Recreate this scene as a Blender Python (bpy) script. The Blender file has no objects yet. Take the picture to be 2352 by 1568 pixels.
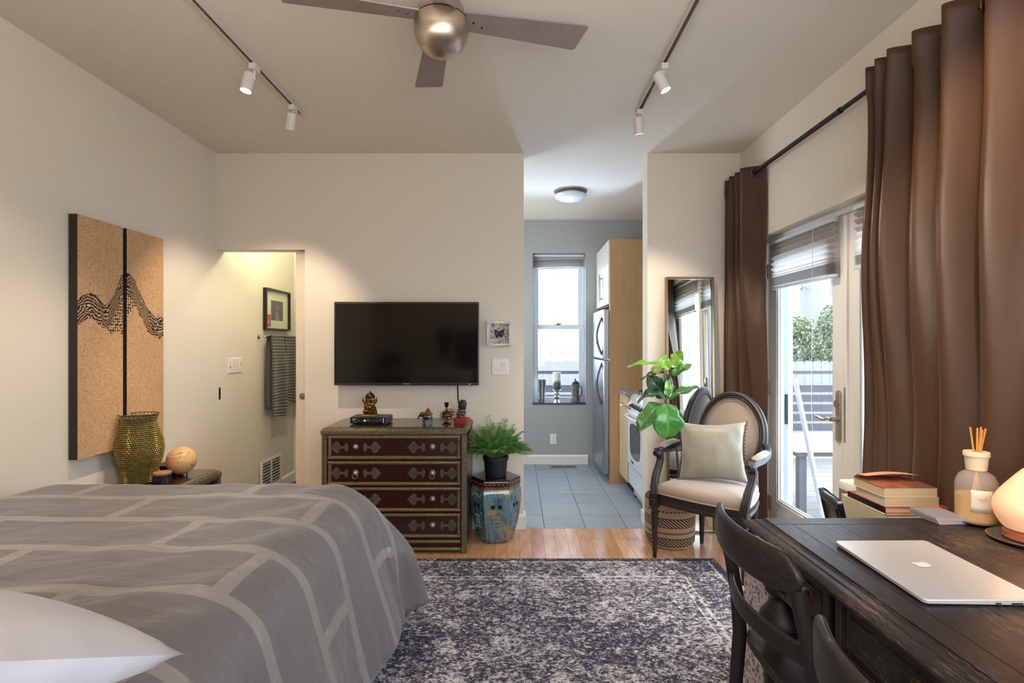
import bpy, bmesh, math, random
from mathutils import Vector, Matrix, noise
R = math.radians
PI = math.pi
random.seed(7)
SC = bpy.context.scene
COL = SC.collection
# ------------------------------------------------------------------ camera, world, lights, exposure
FPX = 1235.0
HC = 1.36
cam_d = bpy.data.cameras.new('camera')
cam_d.sensor_width = 36.0
cam_d.sensor_fit = 'HORIZONTAL'
cam_d.lens = FPX / 2352 * 36.0
cam_d.shift_x = (1176 - 1188) / 2352.0
cam_d.shift_y = (789 - 784) / 2352.0
cam_d.clip_start = 0.02
cam_d.clip_end = 200
cam = bpy.data.objects.new('camera', cam_d)
cam.location = (0, 0, HC)
cam.rotation_euler = (R(90), 0, 0)
COL.objects.link(cam)
SC.camera = cam
SC.view_settings.view_transform = 'Standard'
SC.view_settings.look = 'None'
SC.view_settings.gamma = 1.0
SC.view_settings.use_curve_mapping = False
SC.view_settings.exposure = 0.35

world = bpy.data.worlds.new('overcast_sky')
SC.world = world
world.use_nodes = True
wn = world.node_tree
wn.nodes.clear()
wo = wn.nodes.new('ShaderNodeOutputWorld')
wb = wn.nodes.new('ShaderNodeBackground')
wb.inputs['Color'].default_value = (0.74, 0.86, 1.0, 1)
wb.inputs['Strength'].default_value = 7.5
wn.links.new(wb.outputs[0], wo.inputs[0])


def light(name, kind, loc, rot, energy, col, size=0.1, size_y=None, spot=None, blend=0.5, portal=False, target=None):
    l = bpy.data.lights.new(name, kind)
    l.energy = energy
    l.color = col
    if kind == 'AREA':
        l.size = size
        if size_y:
            l.shape = 'RECTANGLE'
            l.size_y = size_y
        if portal:
            l.cycles.is_portal = True
    else:
        l.shadow_soft_size = size
    if kind == 'SPOT':
        l.spot_size = R(spot)
        l.spot_blend = blend
    o = bpy.data.objects.new(name, l)
    o.location = loc
    if target is not None:
        d = Vector(target) - Vector(loc)
        o.rotation_euler = d.to_track_quat('-Z', 'Y').to_euler()
    else:
        o.rotation_euler = rot
    COL.objects.link(o)
    return o


WARM = (1.0, 0.83, 0.63)
DAY = (0.72, 0.85, 1.0)
# daylight portals at the glass door and at the kitchen window
light('door_portal', 'AREA', (1.86, 2.82, 1.1), (0, R(90), 0), 1, (1, 1, 1), 2.0, 1.8, portal=True)
light('window_portal', 'AREA', (0.47, 6.26, 1.53), (R(-90), 0, 0), 1, (1, 1, 1), 0.7, 1.8, portal=True)
# added fill lights behind the camera and in the kitchen, no fixtures there
light('rear_fill_up', 'AREA', (-0.3, 0.5, 2.0), (R(180), 0, 0), 26, (1.0, 0.88, 0.74), 1.6)  # added area light aimed up for a soft ceiling bounce
light('rear_fill_cool', 'AREA', (0.9, -0.5, 1.75), None, 22, (0.78, 0.87, 1.0), 1.3, 1.1, target=(0.0, 3.0, 1.0))  # added cool fill; the wall behind has no window
light('kitchen_fill_left', 'AREA', (-1.0, 5.1, 1.6), (0, R(-90), 0), 26, (0.84, 0.91, 1.0), 0.9)  # added fill inside the kitchen, no opening on this side
light('rear_fill_low', 'AREA', (0.18, -0.5, 1.25), None, 17, (0.80, 0.88, 1.0), 0.9, 0.9, target=(0.7, 3.2, 1.2))  # second added fill, set low to lift pillow and door side
# added spot, stands in for daylight off the yard, through the kitchen window
light('yard_bounce_fill', 'SPOT', (0.47, 6.62, 0.42), None, 430, (0.50, 0.70, 1.0), 0.2, spot=46, blend=0.4, target=(0.38, 3.3, 2.76))
light('bath_lamp', 'POINT', (-1.75, 4.5, 2.45), (0, 0, 0), 17, (1.0, 0.93, 0.66), 0.08)


# ------------------------------------------------------------------ helpers
def P(px, py, d):
    return Vector(((px - 1188) / FPX * d, d, HC - (py - 789) / FPX * d))


def srgb(h):
    if isinstance(h, str):
        h = h.lstrip('#')
        c = [int(h[i:i + 2], 16) / 255 for i in (0, 2, 4)]
    else:
        c = [v / 255 for v in h]
    return tuple(((v / 12.92) if v <= 0.04045 else ((v + 0.055) / 1.055) ** 2.4) for v in c) + (1,)


class NT:
    def __init__(s, name):
        s.m = bpy.data.materials.new(name)
        s.m.use_nodes = True
        s.t = s.m.node_tree
        s.b = s.t.nodes['Principled BSDF']
        s.tc = None

    def n(s, kind, **kw):
        nd = s.t.nodes.new('ShaderNode' + kind)
        for k, v in kw.items():
            setattr(nd, k, v)
        return nd

    def l(s, a, b):
        s.t.links.new(a, b)

    def coord(s, kind='Object', scale=(1, 1, 1), rot=(0, 0, 0), loc=(0, 0, 0)):
        if not s.tc:
            s.tc = s.n('TexCoord')
        mp = s.n('Mapping')
        mp.inputs['Scale'].default_value = scale
        mp.inputs['Rotation'].default_value = rot
        mp.inputs['Location'].default_value = loc
        s.l(s.tc.outputs[kind], mp.inputs[0])
        return mp.outputs[0]

    def noise(s, vec, scale, detail=3, rough=0.5, dist=0.0):
        nd = s.n('TexNoise')
        nd.inputs['Scale'].default_value = scale
        nd.inputs['Detail'].default_value = detail
        nd.inputs['Roughness'].default_value = rough
        nd.inputs['Distortion'].default_value = dist
        s.l(vec, nd.inputs['Vector'])
        return nd.outputs['Fac']

    def ramp(s, fac, stops, interp='LINEAR'):
        nd = s.n('ValToRGB')
        nd.color_ramp.interpolation = interp
        el = nd.color_ramp.elements
        while len(el) < len(stops):
            el.new(0.5)
        for e, (p, c) in zip(el, stops):
            e.position = p
            e.color = c if len(c) == 4 else tuple(c) + (1,)
        s.l(fac, nd.inputs[0])
        return nd.outputs[0]

    def mix(s, fac, a, b, blend='MIX'):
        nd = s.n('Mix', data_type='RGBA', blend_type=blend)
        for sock, v in ((nd.inputs[0], fac), (nd.inputs[6], a), (nd.inputs[7], b)):
            if isinstance(v, (int, float, tuple)):
                sock.default_value = v
            else:
                s.l(v, sock)
        return nd.outputs[2]

    def math(s, op, a, b=None, c=None):
        nd = s.n('Math', operation=op)
        for i, v in enumerate((a, b, c)):
            if v is None:
                continue
            if isinstance(v, (int, float)):
                nd.inputs[i].default_value = v
            else:
                s.l(v, nd.inputs[i])
        return nd.outputs[0]

    def bump(s, h, strength, dist=0.01):
        nd = s.n('Bump')
        nd.inputs['Strength'].default_value = strength
        nd.inputs['Distance'].default_value = dist
        s.l(h, nd.inputs['Height'])
        s.l(nd.outputs[0], s.b.inputs['Normal'])

    def set(s, **kw):
        for k, v in kw.items():
            k = k.replace('_', ' ')
            if isinstance(v, (int, float, tuple)):
                s.b.inputs[k].default_value = v
            else:
                s.l(v, s.b.inputs[k])
        return s


MATS = {}


def mat(name, col, rough=0.6, metal=0.0, var=None, col2=None, bump=None, spec=None, coat=0.0, stretch=(1, 1, 1), **kw):
    """plain procedural material: colour varied by noise (var = scale, amount), relief (bump = scale, strength, distance)"""
    if name in MATS:
        return MATS[name]
    t = NT(name)
    c = srgb(col)
    t.set(Roughness=rough, Metallic=metal)
    if spec is not None:
        t.b.inputs['Specular IOR Level'].default_value = spec
    if coat:
        t.b.inputs['Coat Weight'].default_value = coat
        t.b.inputs['Coat Roughness'].default_value = 0.12
    v = t.coord(scale=stretch)
    if var is None:
        var = (8.0, 0.06)
    c2 = srgb(col2) if col2 else tuple(x * (1 - var[1] * 2) for x in c[:3]) + (1,)
    f = t.noise(v, var[0], 4)
    if col2:
        f = t.ramp(f, [(0.5 - 0.5 * (1 - var[1]) + 0.01, (0, 0, 0, 1)), (0.5 + 0.5 * (1 - var[1]), (1, 1, 1, 1))])
    t.set(Base_Color=t.mix(f, c, c2))
    if bump:
        t.bump(t.noise(v, bump[0], 3), bump[1], bump[2] if len(bump) > 2 else 0.002)
    for k, x in kw.items():
        t.b.inputs[k.replace('_', ' ')].default_value = x
    MATS[name] = t.m
    return t.m


def reg(t):
    MATS[t.m.name] = t.m
    return t.m


XF = {}


class MB:
    def __init__(s):
        s.v, s.f, s.uv = [], [], None

    def add(s, vs, fs):
        o = len(s.v)
        s.v += [tuple(x) for x in vs]
        s.f += [tuple(i + o for i in f) for f in fs]
        return s

    def box(s, x0, x1, y0, y1, z0, z1, M=None):
        vs = [Vector((x, y, z)) for z in (z0, z1) for y in (y0, y1) for x in (x0, x1)]
        if M is not None:
            vs = [M @ v for v in vs]
        return s.add(vs, [(0, 2, 3, 1), (4, 5, 7, 6), (0, 1, 5, 4), (2, 6, 7, 3), (0, 4, 6, 2), (1, 3, 7, 5)])

    def cbox(s, c, size, rot=None):
        M = Matrix.Translation(c) @ (rot.to_4x4() if rot is not None else Matrix.Identity(4))
        a, b, d = (q / 2 for q in size)
        return s.box(-a, a, -b, b, -d, d, M)

    def loft(s, rings, cap=True, closed=False):
        n = len(rings[0])
        vs = [p for r in rings for p in r]
        fs = []
        m = len(rings)
        for i in range(m if closed else m - 1):
            a, b = i * n, ((i + 1) % m) * n
            for j in range(n):
                k = (j + 1) % n
                fs.append((a + j, a + k, b + k, b + j))
        if cap and not closed:
            fs.append(tuple(range(n))[::-1])
            fs.append(tuple((m - 1) * n + j for j in range(n)))
        return s.add(vs, fs)

    def lathe(s, prof, c=(0, 0, 0), seg=24, M=None, cap=True, fn=None):
        c = Vector(c)
        rings = []
        for r, z in prof:
            ring = []
            for j in range(seg):
                a = 2 * PI * j / seg
                rr = r * (fn(a, z) if fn else 1)
                p = Vector((rr * math.cos(a), rr * math.sin(a), z))
                if M is not None:
                    p = M @ p
                ring.append(p + c)
            rings.append(ring)
        return s.loft(rings, cap)

    def cyl(s, p0, p1, r0, r1=None, seg=12):
        p0, p1 = Vector(p0), Vector(p1)
        r1 = r0 if r1 is None else r1
        d = p1 - p0
        q = d.to_track_quat('Z', 'Y').to_matrix()
        L = d.length
        return s.lathe([(r0, 0), (r1, L)], p0, seg, q)

    def sweep(s, pts, sec, up=(0, 0, 1), closed=False, scales=None, cap=True):
        pts = [Vector(p) for p in pts]
        n = len(pts)
        if not callable(up) and not closed and abs((pts[-1] - pts[0]).normalized().dot(Vector(up).normalized())) > .8:
            up = (0, 1, 0) if abs(up[1]) < .5 else (1, 0, 0)
        rings = []
        for i, p in enumerate(pts):
            a = pts[(i - 1) % n] if (closed or i > 0) else p
            b = pts[(i + 1) % n] if (closed or i < n - 1) else p
            t = (b - a).normalized()
            u = Vector(up) if not callable(up) else up(i)
            side = t.cross(u)
            if side.length < 1e-4:
                side = t.cross(Vector((1, 0, 0)))
            side.normalize()
            uu = side.cross(t).normalized()
            k = scales[i] if scales else 1
            k = k if isinstance(k, tuple) else (k, k)
            rings.append([p + side * (x * k[0]) + uu * (y * k[1]) for x, y in sec])
        return s.loft(rings, cap, closed)

    def tube(s, pts, r, seg=8, closed=False, up=(0, 0, 1), scales=None, flat=1.0):
        sec = [(r * math.cos(2 * PI * j / seg), r * flat * math.sin(2 * PI * j / seg)) for j in range(seg)]
        return s.sweep(pts, sec, up, closed, scales)

    def ell(s, c, rad, nu=12, nv=8, M=None):
        if isinstance(rad, (int, float)):
            rad = (rad, rad, rad)
        c = Vector(c)
        vs, fs = [], []
        for i in range(nv + 1):
            th = PI * i / nv
            for j in range(nu):
                a = 2 * PI * j / nu
                p = Vector((rad[0] * math.sin(th) * math.cos(a), rad[1] * math.sin(th) * math.sin(a), rad[2] * math.cos(th)))
                if M is not None:
                    p = M @ p
                vs.append(p + c)
        for i in range(nv):
            for j in range(nu):
                k = (j + 1) % nu
                fs.append((i * nu + j, (i + 1) * nu + j, (i + 1) * nu + k, i * nu + k))
        return s.add(vs, fs)

    def prism(s, poly, z0, z1, M=None):
        a = [Vector((x, y, z0)) for x, y in poly]
        b = [Vector((x, y, z1)) for x, y in poly]
        if M is not None:
            a = [M @ p for p in a]
            b = [M @ p for p in b]
        return s.loft([a, b])

    def grid(s, fn, nu, nv, uvfn=None):
        vs = [fn(i / nu, j / nv) for j in range(nv + 1) for i in range(nu + 1)]
        fs = [(j * (nu + 1) + i, j * (nu + 1) + i + 1, (j + 1) * (nu + 1) + i + 1, (j + 1) * (nu + 1) + i)
              for j in range(nv) for i in range(nu)]
        if uvfn:
            s.uv = [uvfn(i / nu, j / nv) for j in range(nv + 1) for i in range(nu + 1)]
        return s.add(vs, fs)

    def rects(s, x0, x1, y0, y1, layers):
        """stack of rectangles (inset, z): moulded slabs and frames"""
        rings = [[Vector((x0 + i, y0 + i, z)), Vector((x1 - i, y0 + i, z)), Vector((x1 - i, y1 - i, z)), Vector((x0 + i, y1 - i, z))] for i, z in layers]
        return s.loft(rings)

    def torus(s, c, R0, r, n=24, m=8, axis=(0, 0, 1), sx=1.0, sy=1.0):
        q = Vector(axis).to_track_quat('Z', 'Y').to_matrix()
        pts = [Vector(c) + q @ Vector((R0 * sx * math.cos(2 * PI * i / n), R0 * sy * math.sin(2 * PI * i / n), 0)) for i in range(n)]
        return s.tube(pts, r, m, closed=True, up=q @ Vector((0, 0, 1)))

    def build(s, name, material, parent=None, smooth=True, bevel=0, sub=0, solid=0, world=False, M=None, sharp=40, flip=False):
        me = bpy.data.meshes.new(name)
        vs = s.v
        if world and parent is not None and parent.name in XF:
            inv = XF[parent.name].inverted()
            vs = [inv @ Vector(v) for v in vs]
        if M is not None:
            vs = [M @ Vector(v) for v in vs]
        me.from_pydata([tuple(v) for v in vs], [], s.f)
        if s.uv:
            ul = me.uv_layers.new(name='UVMap')
            for lp in me.loops:
                ul.data[lp.index].uv = s.uv[lp.vertex_index]
        bm = bmesh.new()
        bm.from_mesh(me)
        if not s.uv:
            bmesh.ops.remove_doubles(bm, verts=bm.verts, dist=1e-6)
        bmesh.ops.recalc_face_normals(bm, faces=bm.faces)
        if flip:
            bmesh.ops.reverse_faces(bm, faces=bm.faces)
        bm.to_mesh(me)
        bm.free()
        if smooth:
            me.polygons.foreach_set('use_smooth', [True] * len(me.polygons))
            if sharp:
                me.set_sharp_from_angle(angle=R(sharp))
        me.materials.append(material)
        o = bpy.data.objects.new(name, me)
        COL.objects.link(o)
        if parent is not None:
            o.parent = parent
        if solid:
            m = o.modifiers.new('s', 'SOLIDIFY')
            m.thickness = solid
            m.offset = 0
        if bevel:
            m = o.modifiers.new('b', 'BEVEL')
            m.width = bevel
            m.segments = 2
            m.limit_method = 'ANGLE'
            m.angle_limit = R(35)
        if sub:
            m = o.modifiers.new('u', 'SUBSURF')
            m.levels = sub
            m.render_levels = sub
        return o


def tag(o, label=None, cat=None, group=None, kind=None):
    if label:
        o['label'] = label
    if cat:
        o['category'] = cat
    if group:
        o['group'] = group
    if kind:
        o['kind'] = kind
    return o


def thing(name, label, cat, loc=(0, 0, 0), rz=0, group=None, rot=None):
    o = bpy.data.objects.new(name, None)
    o.empty_display_size = 0.05
    COL.objects.link(o)
    o.location = loc
    o.rotation_euler = rot if rot else (0, 0, rz)
    XF[o.name] = Matrix.LocRotScale(Vector(loc), o.rotation_euler, None)
    return tag(o, label, cat, group)


def copy_tree(o, parent=None):
    c = o.copy()
    COL.objects.link(c)
    c.parent = parent
    for ch in list(o.children):
        copy_tree(ch, c)
    return c


def text(name, s, size, material, parent, M, extrude=0.0004, bold=False):
    cu = bpy.data.curves.new(name + '_curve', 'FONT')
    cu.body = s
    cu.size = size
    cu.align_x = 'CENTER'
    cu.align_y = 'CENTER'
    cu.extrude = extrude
    if bold:
        cu.offset = size * 0.02
    tmp = bpy.data.objects.new('tmp', cu)
    me = bpy.data.meshes.new_from_object(tmp)
    bpy.data.objects.remove(tmp)
    me.transform(M)
    me.materials.clear()
    me.materials.append(material)
    o = bpy.data.objects.new(name, me)
    COL.objects.link(o)
    o.parent = parent
    return o


# facing matrices for flat drawn things: local x right, y up, z out of the face
FACE_CAM = Matrix(((1, 0, 0), (0, 0, -1), (0, 1, 0))).to_4x4()      # faces -Y (towards the camera)
FACE_RIGHT = Matrix(((0, 0, 1), (1, 0, 0), (0, 1, 0))).to_4x4()     # faces +X, x runs away (+Y)
FACE_LEFT = Matrix(((0, 0, -1), (-1, 0, 0), (0, 1, 0))).to_4x4()    # faces -X, x runs towards -Y


def smooth01(a, b, x):
    t = max(0.0, min(1.0, (x - a) / (b - a)))
    return t * t * (3 - 2 * t)
# ------------------------------------------------------------------ materials of the setting
def paint(name, col, b=0.12):
    t = NT(name)
    v = t.coord()
    f = t.noise(v, 1.2, 3)
    c = srgb(col)
    t.set(Base_Color=t.mix(f, c, tuple(x * 0.94 for x in c[:3]) + (1,)), Roughness=0.75)
    t.bump(t.noise(v, 220, 2), b, 0.001)
    return reg(t)


WALLM = paint('cream_wall_paint', (226, 216, 199))
CEILM = paint('ceiling_paint', (222, 214, 200))
KWALL = paint('grey_kitchen_paint', (166, 168, 164))
BATHM = paint('bathroom_paint', (226, 218, 182))
TRIM = mat('white_trim_paint', (228, 226, 220), 0.4, var=(3, 0.02))
DOORW = mat('white_door_paint', (226, 224, 220), 0.35, var=(3, 0.02))
DARKSUB = mat('dark_subfloor', (70, 48, 34), 0.9)
GROUT = mat('grey_grout', (92, 98, 104), 0.9)
WHITEP = mat('white_plastic', (232, 228, 218), 0.35, var=(5, 0.01))
BLACKP = mat('black_plastic', (20, 19, 20), 0.35)
STEEL = mat('brushed_steel', (178, 176, 174), 0.32, 1.0, bump=(120, 0.05, 0.0004), stretch=(1, 1, 12))
CHROME = mat('chrome', (215, 213, 210), 0.12, 1.0)
DARKM = mat('dark_iron', (34, 31, 32), 0.4, 0.6)


def wood_plank():
    t = NT('oak_plank')
    oi = t.n('ObjectInfo')
    v = t.coord(scale=(14, 1.1, 14))
    add = t.n('VectorMath', operation='ADD')
    t.l(v, add.inputs[0])
    sc = t.n('VectorMath', operation='SCALE')
    cb = t.n('CombineXYZ')
    for i in range(3):
        t.l(oi.outputs['Random'], cb.inputs[i])
    t.l(cb.outputs[0], sc.inputs[0])
    sc.inputs['Scale'].default_value = 37.0
    t.l(sc.outputs[0], add.inputs[1])
    g = t.noise(add.outputs[0], 2.0, 5, 0.6, 1.4)
    w = t.n('TexWave', wave_type='RINGS')
    w.inputs['Scale'].default_value = 1.3
    w.inputs['Distortion'].default_value = 7
    w.inputs['Detail'].default_value = 2
    t.l(add.outputs[0], w.inputs['Vector'])
    base = t.ramp(oi.outputs['Random'], [(0, srgb((206, 152, 108))), (0.35, srgb((224, 178, 134))), (0.65, srgb((200, 136, 94))), (1, srgb((232, 190, 148)))])
    c = t.mix(t.math('MULTIPLY', g, 0.5), base, srgb((150, 92, 56)))
    c = t.mix(t.math('MULTIPLY', w.outputs['Fac'], 0.22), c, srgb((140, 82, 50)))
    t.set(Base_Color=c, Roughness=0.22)
    t.b.inputs['Coat Weight'].default_value = 0.3
    t.b.inputs['Coat Roughness'].default_value = 0.1
    t.bump(g, 0.06, 0.001)
    return reg(t)


def slate():
    t = NT('blue_grey_slate')
    oi = t.n('ObjectInfo')
    v = t.coord(scale=(1, 2.4, 1))
    add = t.n('VectorMath', operation='ADD')
    cb = t.n('CombineXYZ')
    t.l(t.math('MULTIPLY', oi.outputs['Random'], 30.0), cb.inputs[0])
    t.l(v, add.inputs[0])
    t.l(cb.outputs[0], add.inputs[1])
    f = t.noise(add.outputs[0], 5, 6, 0.6, 0.6)
    a = t.mix(oi.outputs['Random'], srgb((112, 124, 134)), srgb((132, 142, 150)))
    t.set(Base_Color=t.mix(f, a, srgb((150, 160, 168))), Roughness=0.42)
    t.bump(f, 0.25, 0.004)
    return reg(t)


PLANKM, SLATEM = wood_plank(), slate()

# ------------------------------------------------------------------ shell
XL, XR, YB, YK, HT, YF = -2.2145, 1.641, 3.958, 6.08, 2.76, -0.62
fl = MB().box(XL - .1, XR, YF, YB, -0.12, -0.012).build('floor', DARKSUB, smooth=False)
tag(fl, kind='structure')
x, k = XL, 0
PW = 0.0826
protos = {}
while x < XR - 0.004:
    w = min(PW, XR - x)
    y = YF + random.uniform(-0.9, 0)
    while y < YB:
        L = random.uniform(0.75, 1.5)
        y0, y1 = max(y, YF), min(y + L, YB)
        if YB - y1 < 0.18:
            y1 = YB
        if y1 - y0 > 0.05:
            m = MB().box(0.0006, w - 0.0006, 0.0006, y1 - y0 - 0.0006, -0.012, 0)
            o = m.build('plank', PLANKM, fl, smooth=False)
            o.location = (x, y0, 0)
        y = y1 if y1 < YB else YB + 1
    x += PW
kf = MB().box(XL - .1, XR, YB, 6.2, -0.12, -0.008).build('floor', GROUT, smooth=False)
tag(kf, kind='structure')
tw = 0.3048
tm = MB().rects(0.0016, tw - 0.0016, 0.0016, tw - 0.0016, [(0, -0.008), (0, -0.0012), (0.0014, 0)])
tile0 = None
for i in range(-5, 5):
    for j in range(0, 7):
        X0 = 0.201 + tw * i
        Y0 = YB + tw * j
        if X0 + tw > XR + .01 or Y0 + tw > YK + 0.13:
            continue
        if tile0 is None:
            tile0 = o = tm.build('tile', SLATEM, kf, smooth=False)
        else:
            o = tile0.copy()
            COL.objects.link(o)
        o.location = (X0, Y0, random.uniform(-0.0006, 0.0004))
# ceiling
tag(MB().box(XL - .1, XR + .16, YF - .1, 6.25, HT, HT + 0.15).build('ceiling', CEILM, smooth=False), kind='structure')
# walls
tag(MB().box(XL - .14, XL, YF - .1, 6.25, -0.12, HT).build('wall_left', WALLM, smooth=False), kind='structure')
m = MB()
m.box(XL, -1.564, YB, YB + .11, 2.052, HT)
m.box(-1.564, -0.85, YB, YB + .026, 0, 2.052)
m.box(-1.564, -0.85, YB + .084, YB + .11, 0, 2.052)
m.box(-1.564, -0.85, YB, YB + .11, 2.052, HT)
m.box(-0.85, 0.048, YB, YB + .11, 0, HT)
tag(m.build('wall_back', WALLM, smooth=False), kind='structure')
tag(MB().box(0.958, XR, YB, YB + .15, 0, HT).build('wall_back', WALLM, smooth=False), kind='structure')
DX0, DX1, DH = 1.93, 3.744, 2.075
m = MB()
m.box(XR, XR + .16, YF, DX0, -0.12, HT)
m.box(XR, XR + .16, DX1, 6.25, -0.12, HT)
m.box(XR, XR + .16, DX0, DX1, DH, HT)
m.box(XR, XR + .16, DX0, DX1, -0.12, 0.0)
tag(m.build('wall_right', WALLM, smooth=False), kind='structure')
tag(MB().box(XL, XR, YF - .1, YF, -0.12, HT).build('wall_front', WALLM, smooth=False), kind='structure')
m = MB()
WX0, WX1, WZ0, WZ1 = 0.172, 0.773, 0.676, 2.384
m.box(-1.2, WX0, YK, YK + .16, -0.12, HT)
m.box(WX1, XR, YK, YK + .16, -0.12, HT)
m.box(WX0, WX1, YK, YK + .16, -0.12, WZ0)
m.box(WX0, WX1, YK, YK + .16, WZ1, HT)
tag(m.build('wall_kitchen', KWALL, smooth=False), kind='structure')
tag(MB().box(-1.3, -1.2, YB + .11, YK + .16, 0, HT).build('wall_partition', KWALL, smooth=False), kind='structure')
bw = MB().box(XL, -1.3, 5.33, 5.45, 0, HT).build('wall_bathroom', TRIM, smooth=False)
tag(bw, kind='structure')
# glazed white wall tiles on the far bathroom wall
wt = mat('white_glazed_tile', (228, 228, 226), 0.15)
m0 = MB().rects(0.001, 0.149, 0.001, 0.074, [(0, 0), (0, 0.005), (0.002, 0.007)])
m0.v = [tuple((FACE_CAM @ Vector(v))) for v in m0.v]
tm0 = None
for r in range(28):
    for c in range(6):
        X0 = XL + 0.15 * c
        if tm0 is None:
            tm0 = o = m0.build('wall_tile', wt, bw, smooth=False)
        else:
            o = tm0.copy()
            COL.objects.link(o)
        o.location = (X0, 5.33, 0.12 + 0.0762 * r)


def baseboard(side, x0, x1, y0, y1):
    t = 0.014
    dx, dy = x1 - x0, y1 - y0
    m = MB()
    if abs(dx) > abs(dy):   # wall faces -Y
        sec = [(0, 0), (-t, 0), (-t, 0.088), (-t * .5, 0.1), (0, 0.105)]
        m.loft([[Vector((x, y0 + a, b)) for a, b in sec] for x in (x0, x1)])
    else:
        s = 1 if side == 'left' else -1
        sec = [(0, 0), (s * t, 0), (s * t, 0.088), (s * t * .5, 0.1), (0, 0.105)]
        m.loft([[Vector((x0 + a, y, b)) for a, b in sec] for y in (y0, y1)])
    tag(m.build('baseboard_' + side, TRIM, smooth=False), kind='structure')


baseboard('back', -1.55, 0.048, YB, YB)
baseboard('back', 0.958, XR, YB, YB)
baseboard('kitchen', -1.2, 0.80, YK, YK)
baseboard('left', XL, XL, YF, 5.33)
baseboard('right', XR, XR, YF, DX0)
baseboard('right', XR, XR, DX1, YB)
# end caps of the baseboards on the two jambs of the kitchen opening
tag(MB().box(0.048, 0.062, YB - .014, YB + .11, 0, 0.1).build('trim_1', TRIM, smooth=False, bevel=.002), kind='structure')
tag(MB().box(0.944, 0.958, YB - .014, YB + .15, 0, 0.1).build('trim_2', TRIM, smooth=False, bevel=.002), kind='structure')

# ------------------------------------------------------------------ kitchen window
GL = NT('clear_glass')
GL.t.nodes.remove(GL.b)
tr = GL.n('BsdfTransparent')
tr.inputs[0].default_value = (0.97, 0.985, 0.98, 1)
gs = GL.n('BsdfGlossy')
gs.inputs['Roughness'].default_value = 0.02
lw = GL.n('LayerWeight')
lw.inputs[0].default_value = 0.5
mx = GL.n('MixShader')
GL.l(GL.math('MULTIPLY_ADD', GL.math('POWER', lw.outputs['Facing'], 4.0), 0.35, 0.02), mx.inputs[0])
GL.l(tr.outputs[0], mx.inputs[1])
GL.l(gs.outputs[0], mx.inputs[2])
GL.l(mx.outputs[0], GL.t.nodes['Material Output'].inputs[0])
GLASS = reg(GL)
SASH = mat('white_vinyl_sash', (205, 214, 222), 0.35, var=(3, 0.01))


def frame_rect(m, x0, x1, z0, z1, w, y0, y1, wb=None):
    wb = wb or w
    m.box(x0, x0 + w, y0, y1, z0, z1)
    m.box(x1 - w, x1, y0, y1, z0, z1)
    m.box(x0 + w, x1 - w, y0, y1, z1 - w, z1)
    m.box(x0 + w, x1 - w, y0, y1, z0, z0 + wb)


win = bpy.data.objects.new('window_1', None)
COL.objects.link(win)
tag(win, kind='structure')
m = MB()
frame_rect(m, WX0, WX1, WZ0, WZ1, 0.018, YK + .085, YK + .16)
m.build('window_frame', SASH, win, smooth=False, bevel=.002)
m = MB()
frame_rect(m, WX0 + .02, WX1 - .02, 1.53, WZ1 - .02, 0.05, YK + .125, YK + .15)
m.build('upper_sash', SASH, win, smooth=False, bevel=.002)
m = MB()
frame_rect(m, WX0 + .02, WX1 - .02, WZ0 + .012, 1.575, 0.045, YK + .092, YK + .12, 0.06)
m.build('lower_sash', SASH, win, smooth=False, bevel=.002)
MB().box(WX0 + .06, WX1 - .06, YK + .136, YK + .14, 1.57, WZ1 - .06).build('pane', GLASS, win, smooth=False)
MB().box(WX0 + .06, WX1 - .06, YK + .104, YK + .108, WZ0 + .06, 1.54).build('pane', GLASS, win, smooth=False)
m = MB().box(.44, .5, YK + .085, YK + .1, 1.575, 1.583)
m.cyl((.47, YK + .09, 1.583), (.47, YK + .09, 1.593), .008)
m.box(.47, .51, YK + .084, YK + .092, 1.59, 1.596)
m.build('sash_lock', DARKM, win, smooth=False)
MB().box(WX0 + .001, WX1 - .001, YK - .014, YK + .084, WZ0 + .001, WZ0 + .014).build('window_sill', mat('dark_stone_sill', (48, 52, 60), .3), win, smooth=False, bevel=.002)

# ------------------------------------------------------------------ French door in the right wall
dr = bpy.data.objects.new('door_1', None)
COL.objects.link(dr)
tag(dr, kind='structure')
FX = 1.73
m = MB()
m.box(FX - .01, FX + .06, DX1 - .035, DX1 - .001, 0, DH - .001)
m.box(FX - .01, FX + .06, DX0 + .001, DX0 + .035, 0, DH - .001)
m.box(FX - .01, FX + .06, DX0 + .035, DX1 - .035, DH - .03, DH - .001)
m.box(FX - .01, FX + .06, DX0 + .035, DX1 - .035, 0.0, 0.03)
m.build('door_frame', DOORW, dr, smooth=False, bevel=.003)


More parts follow.
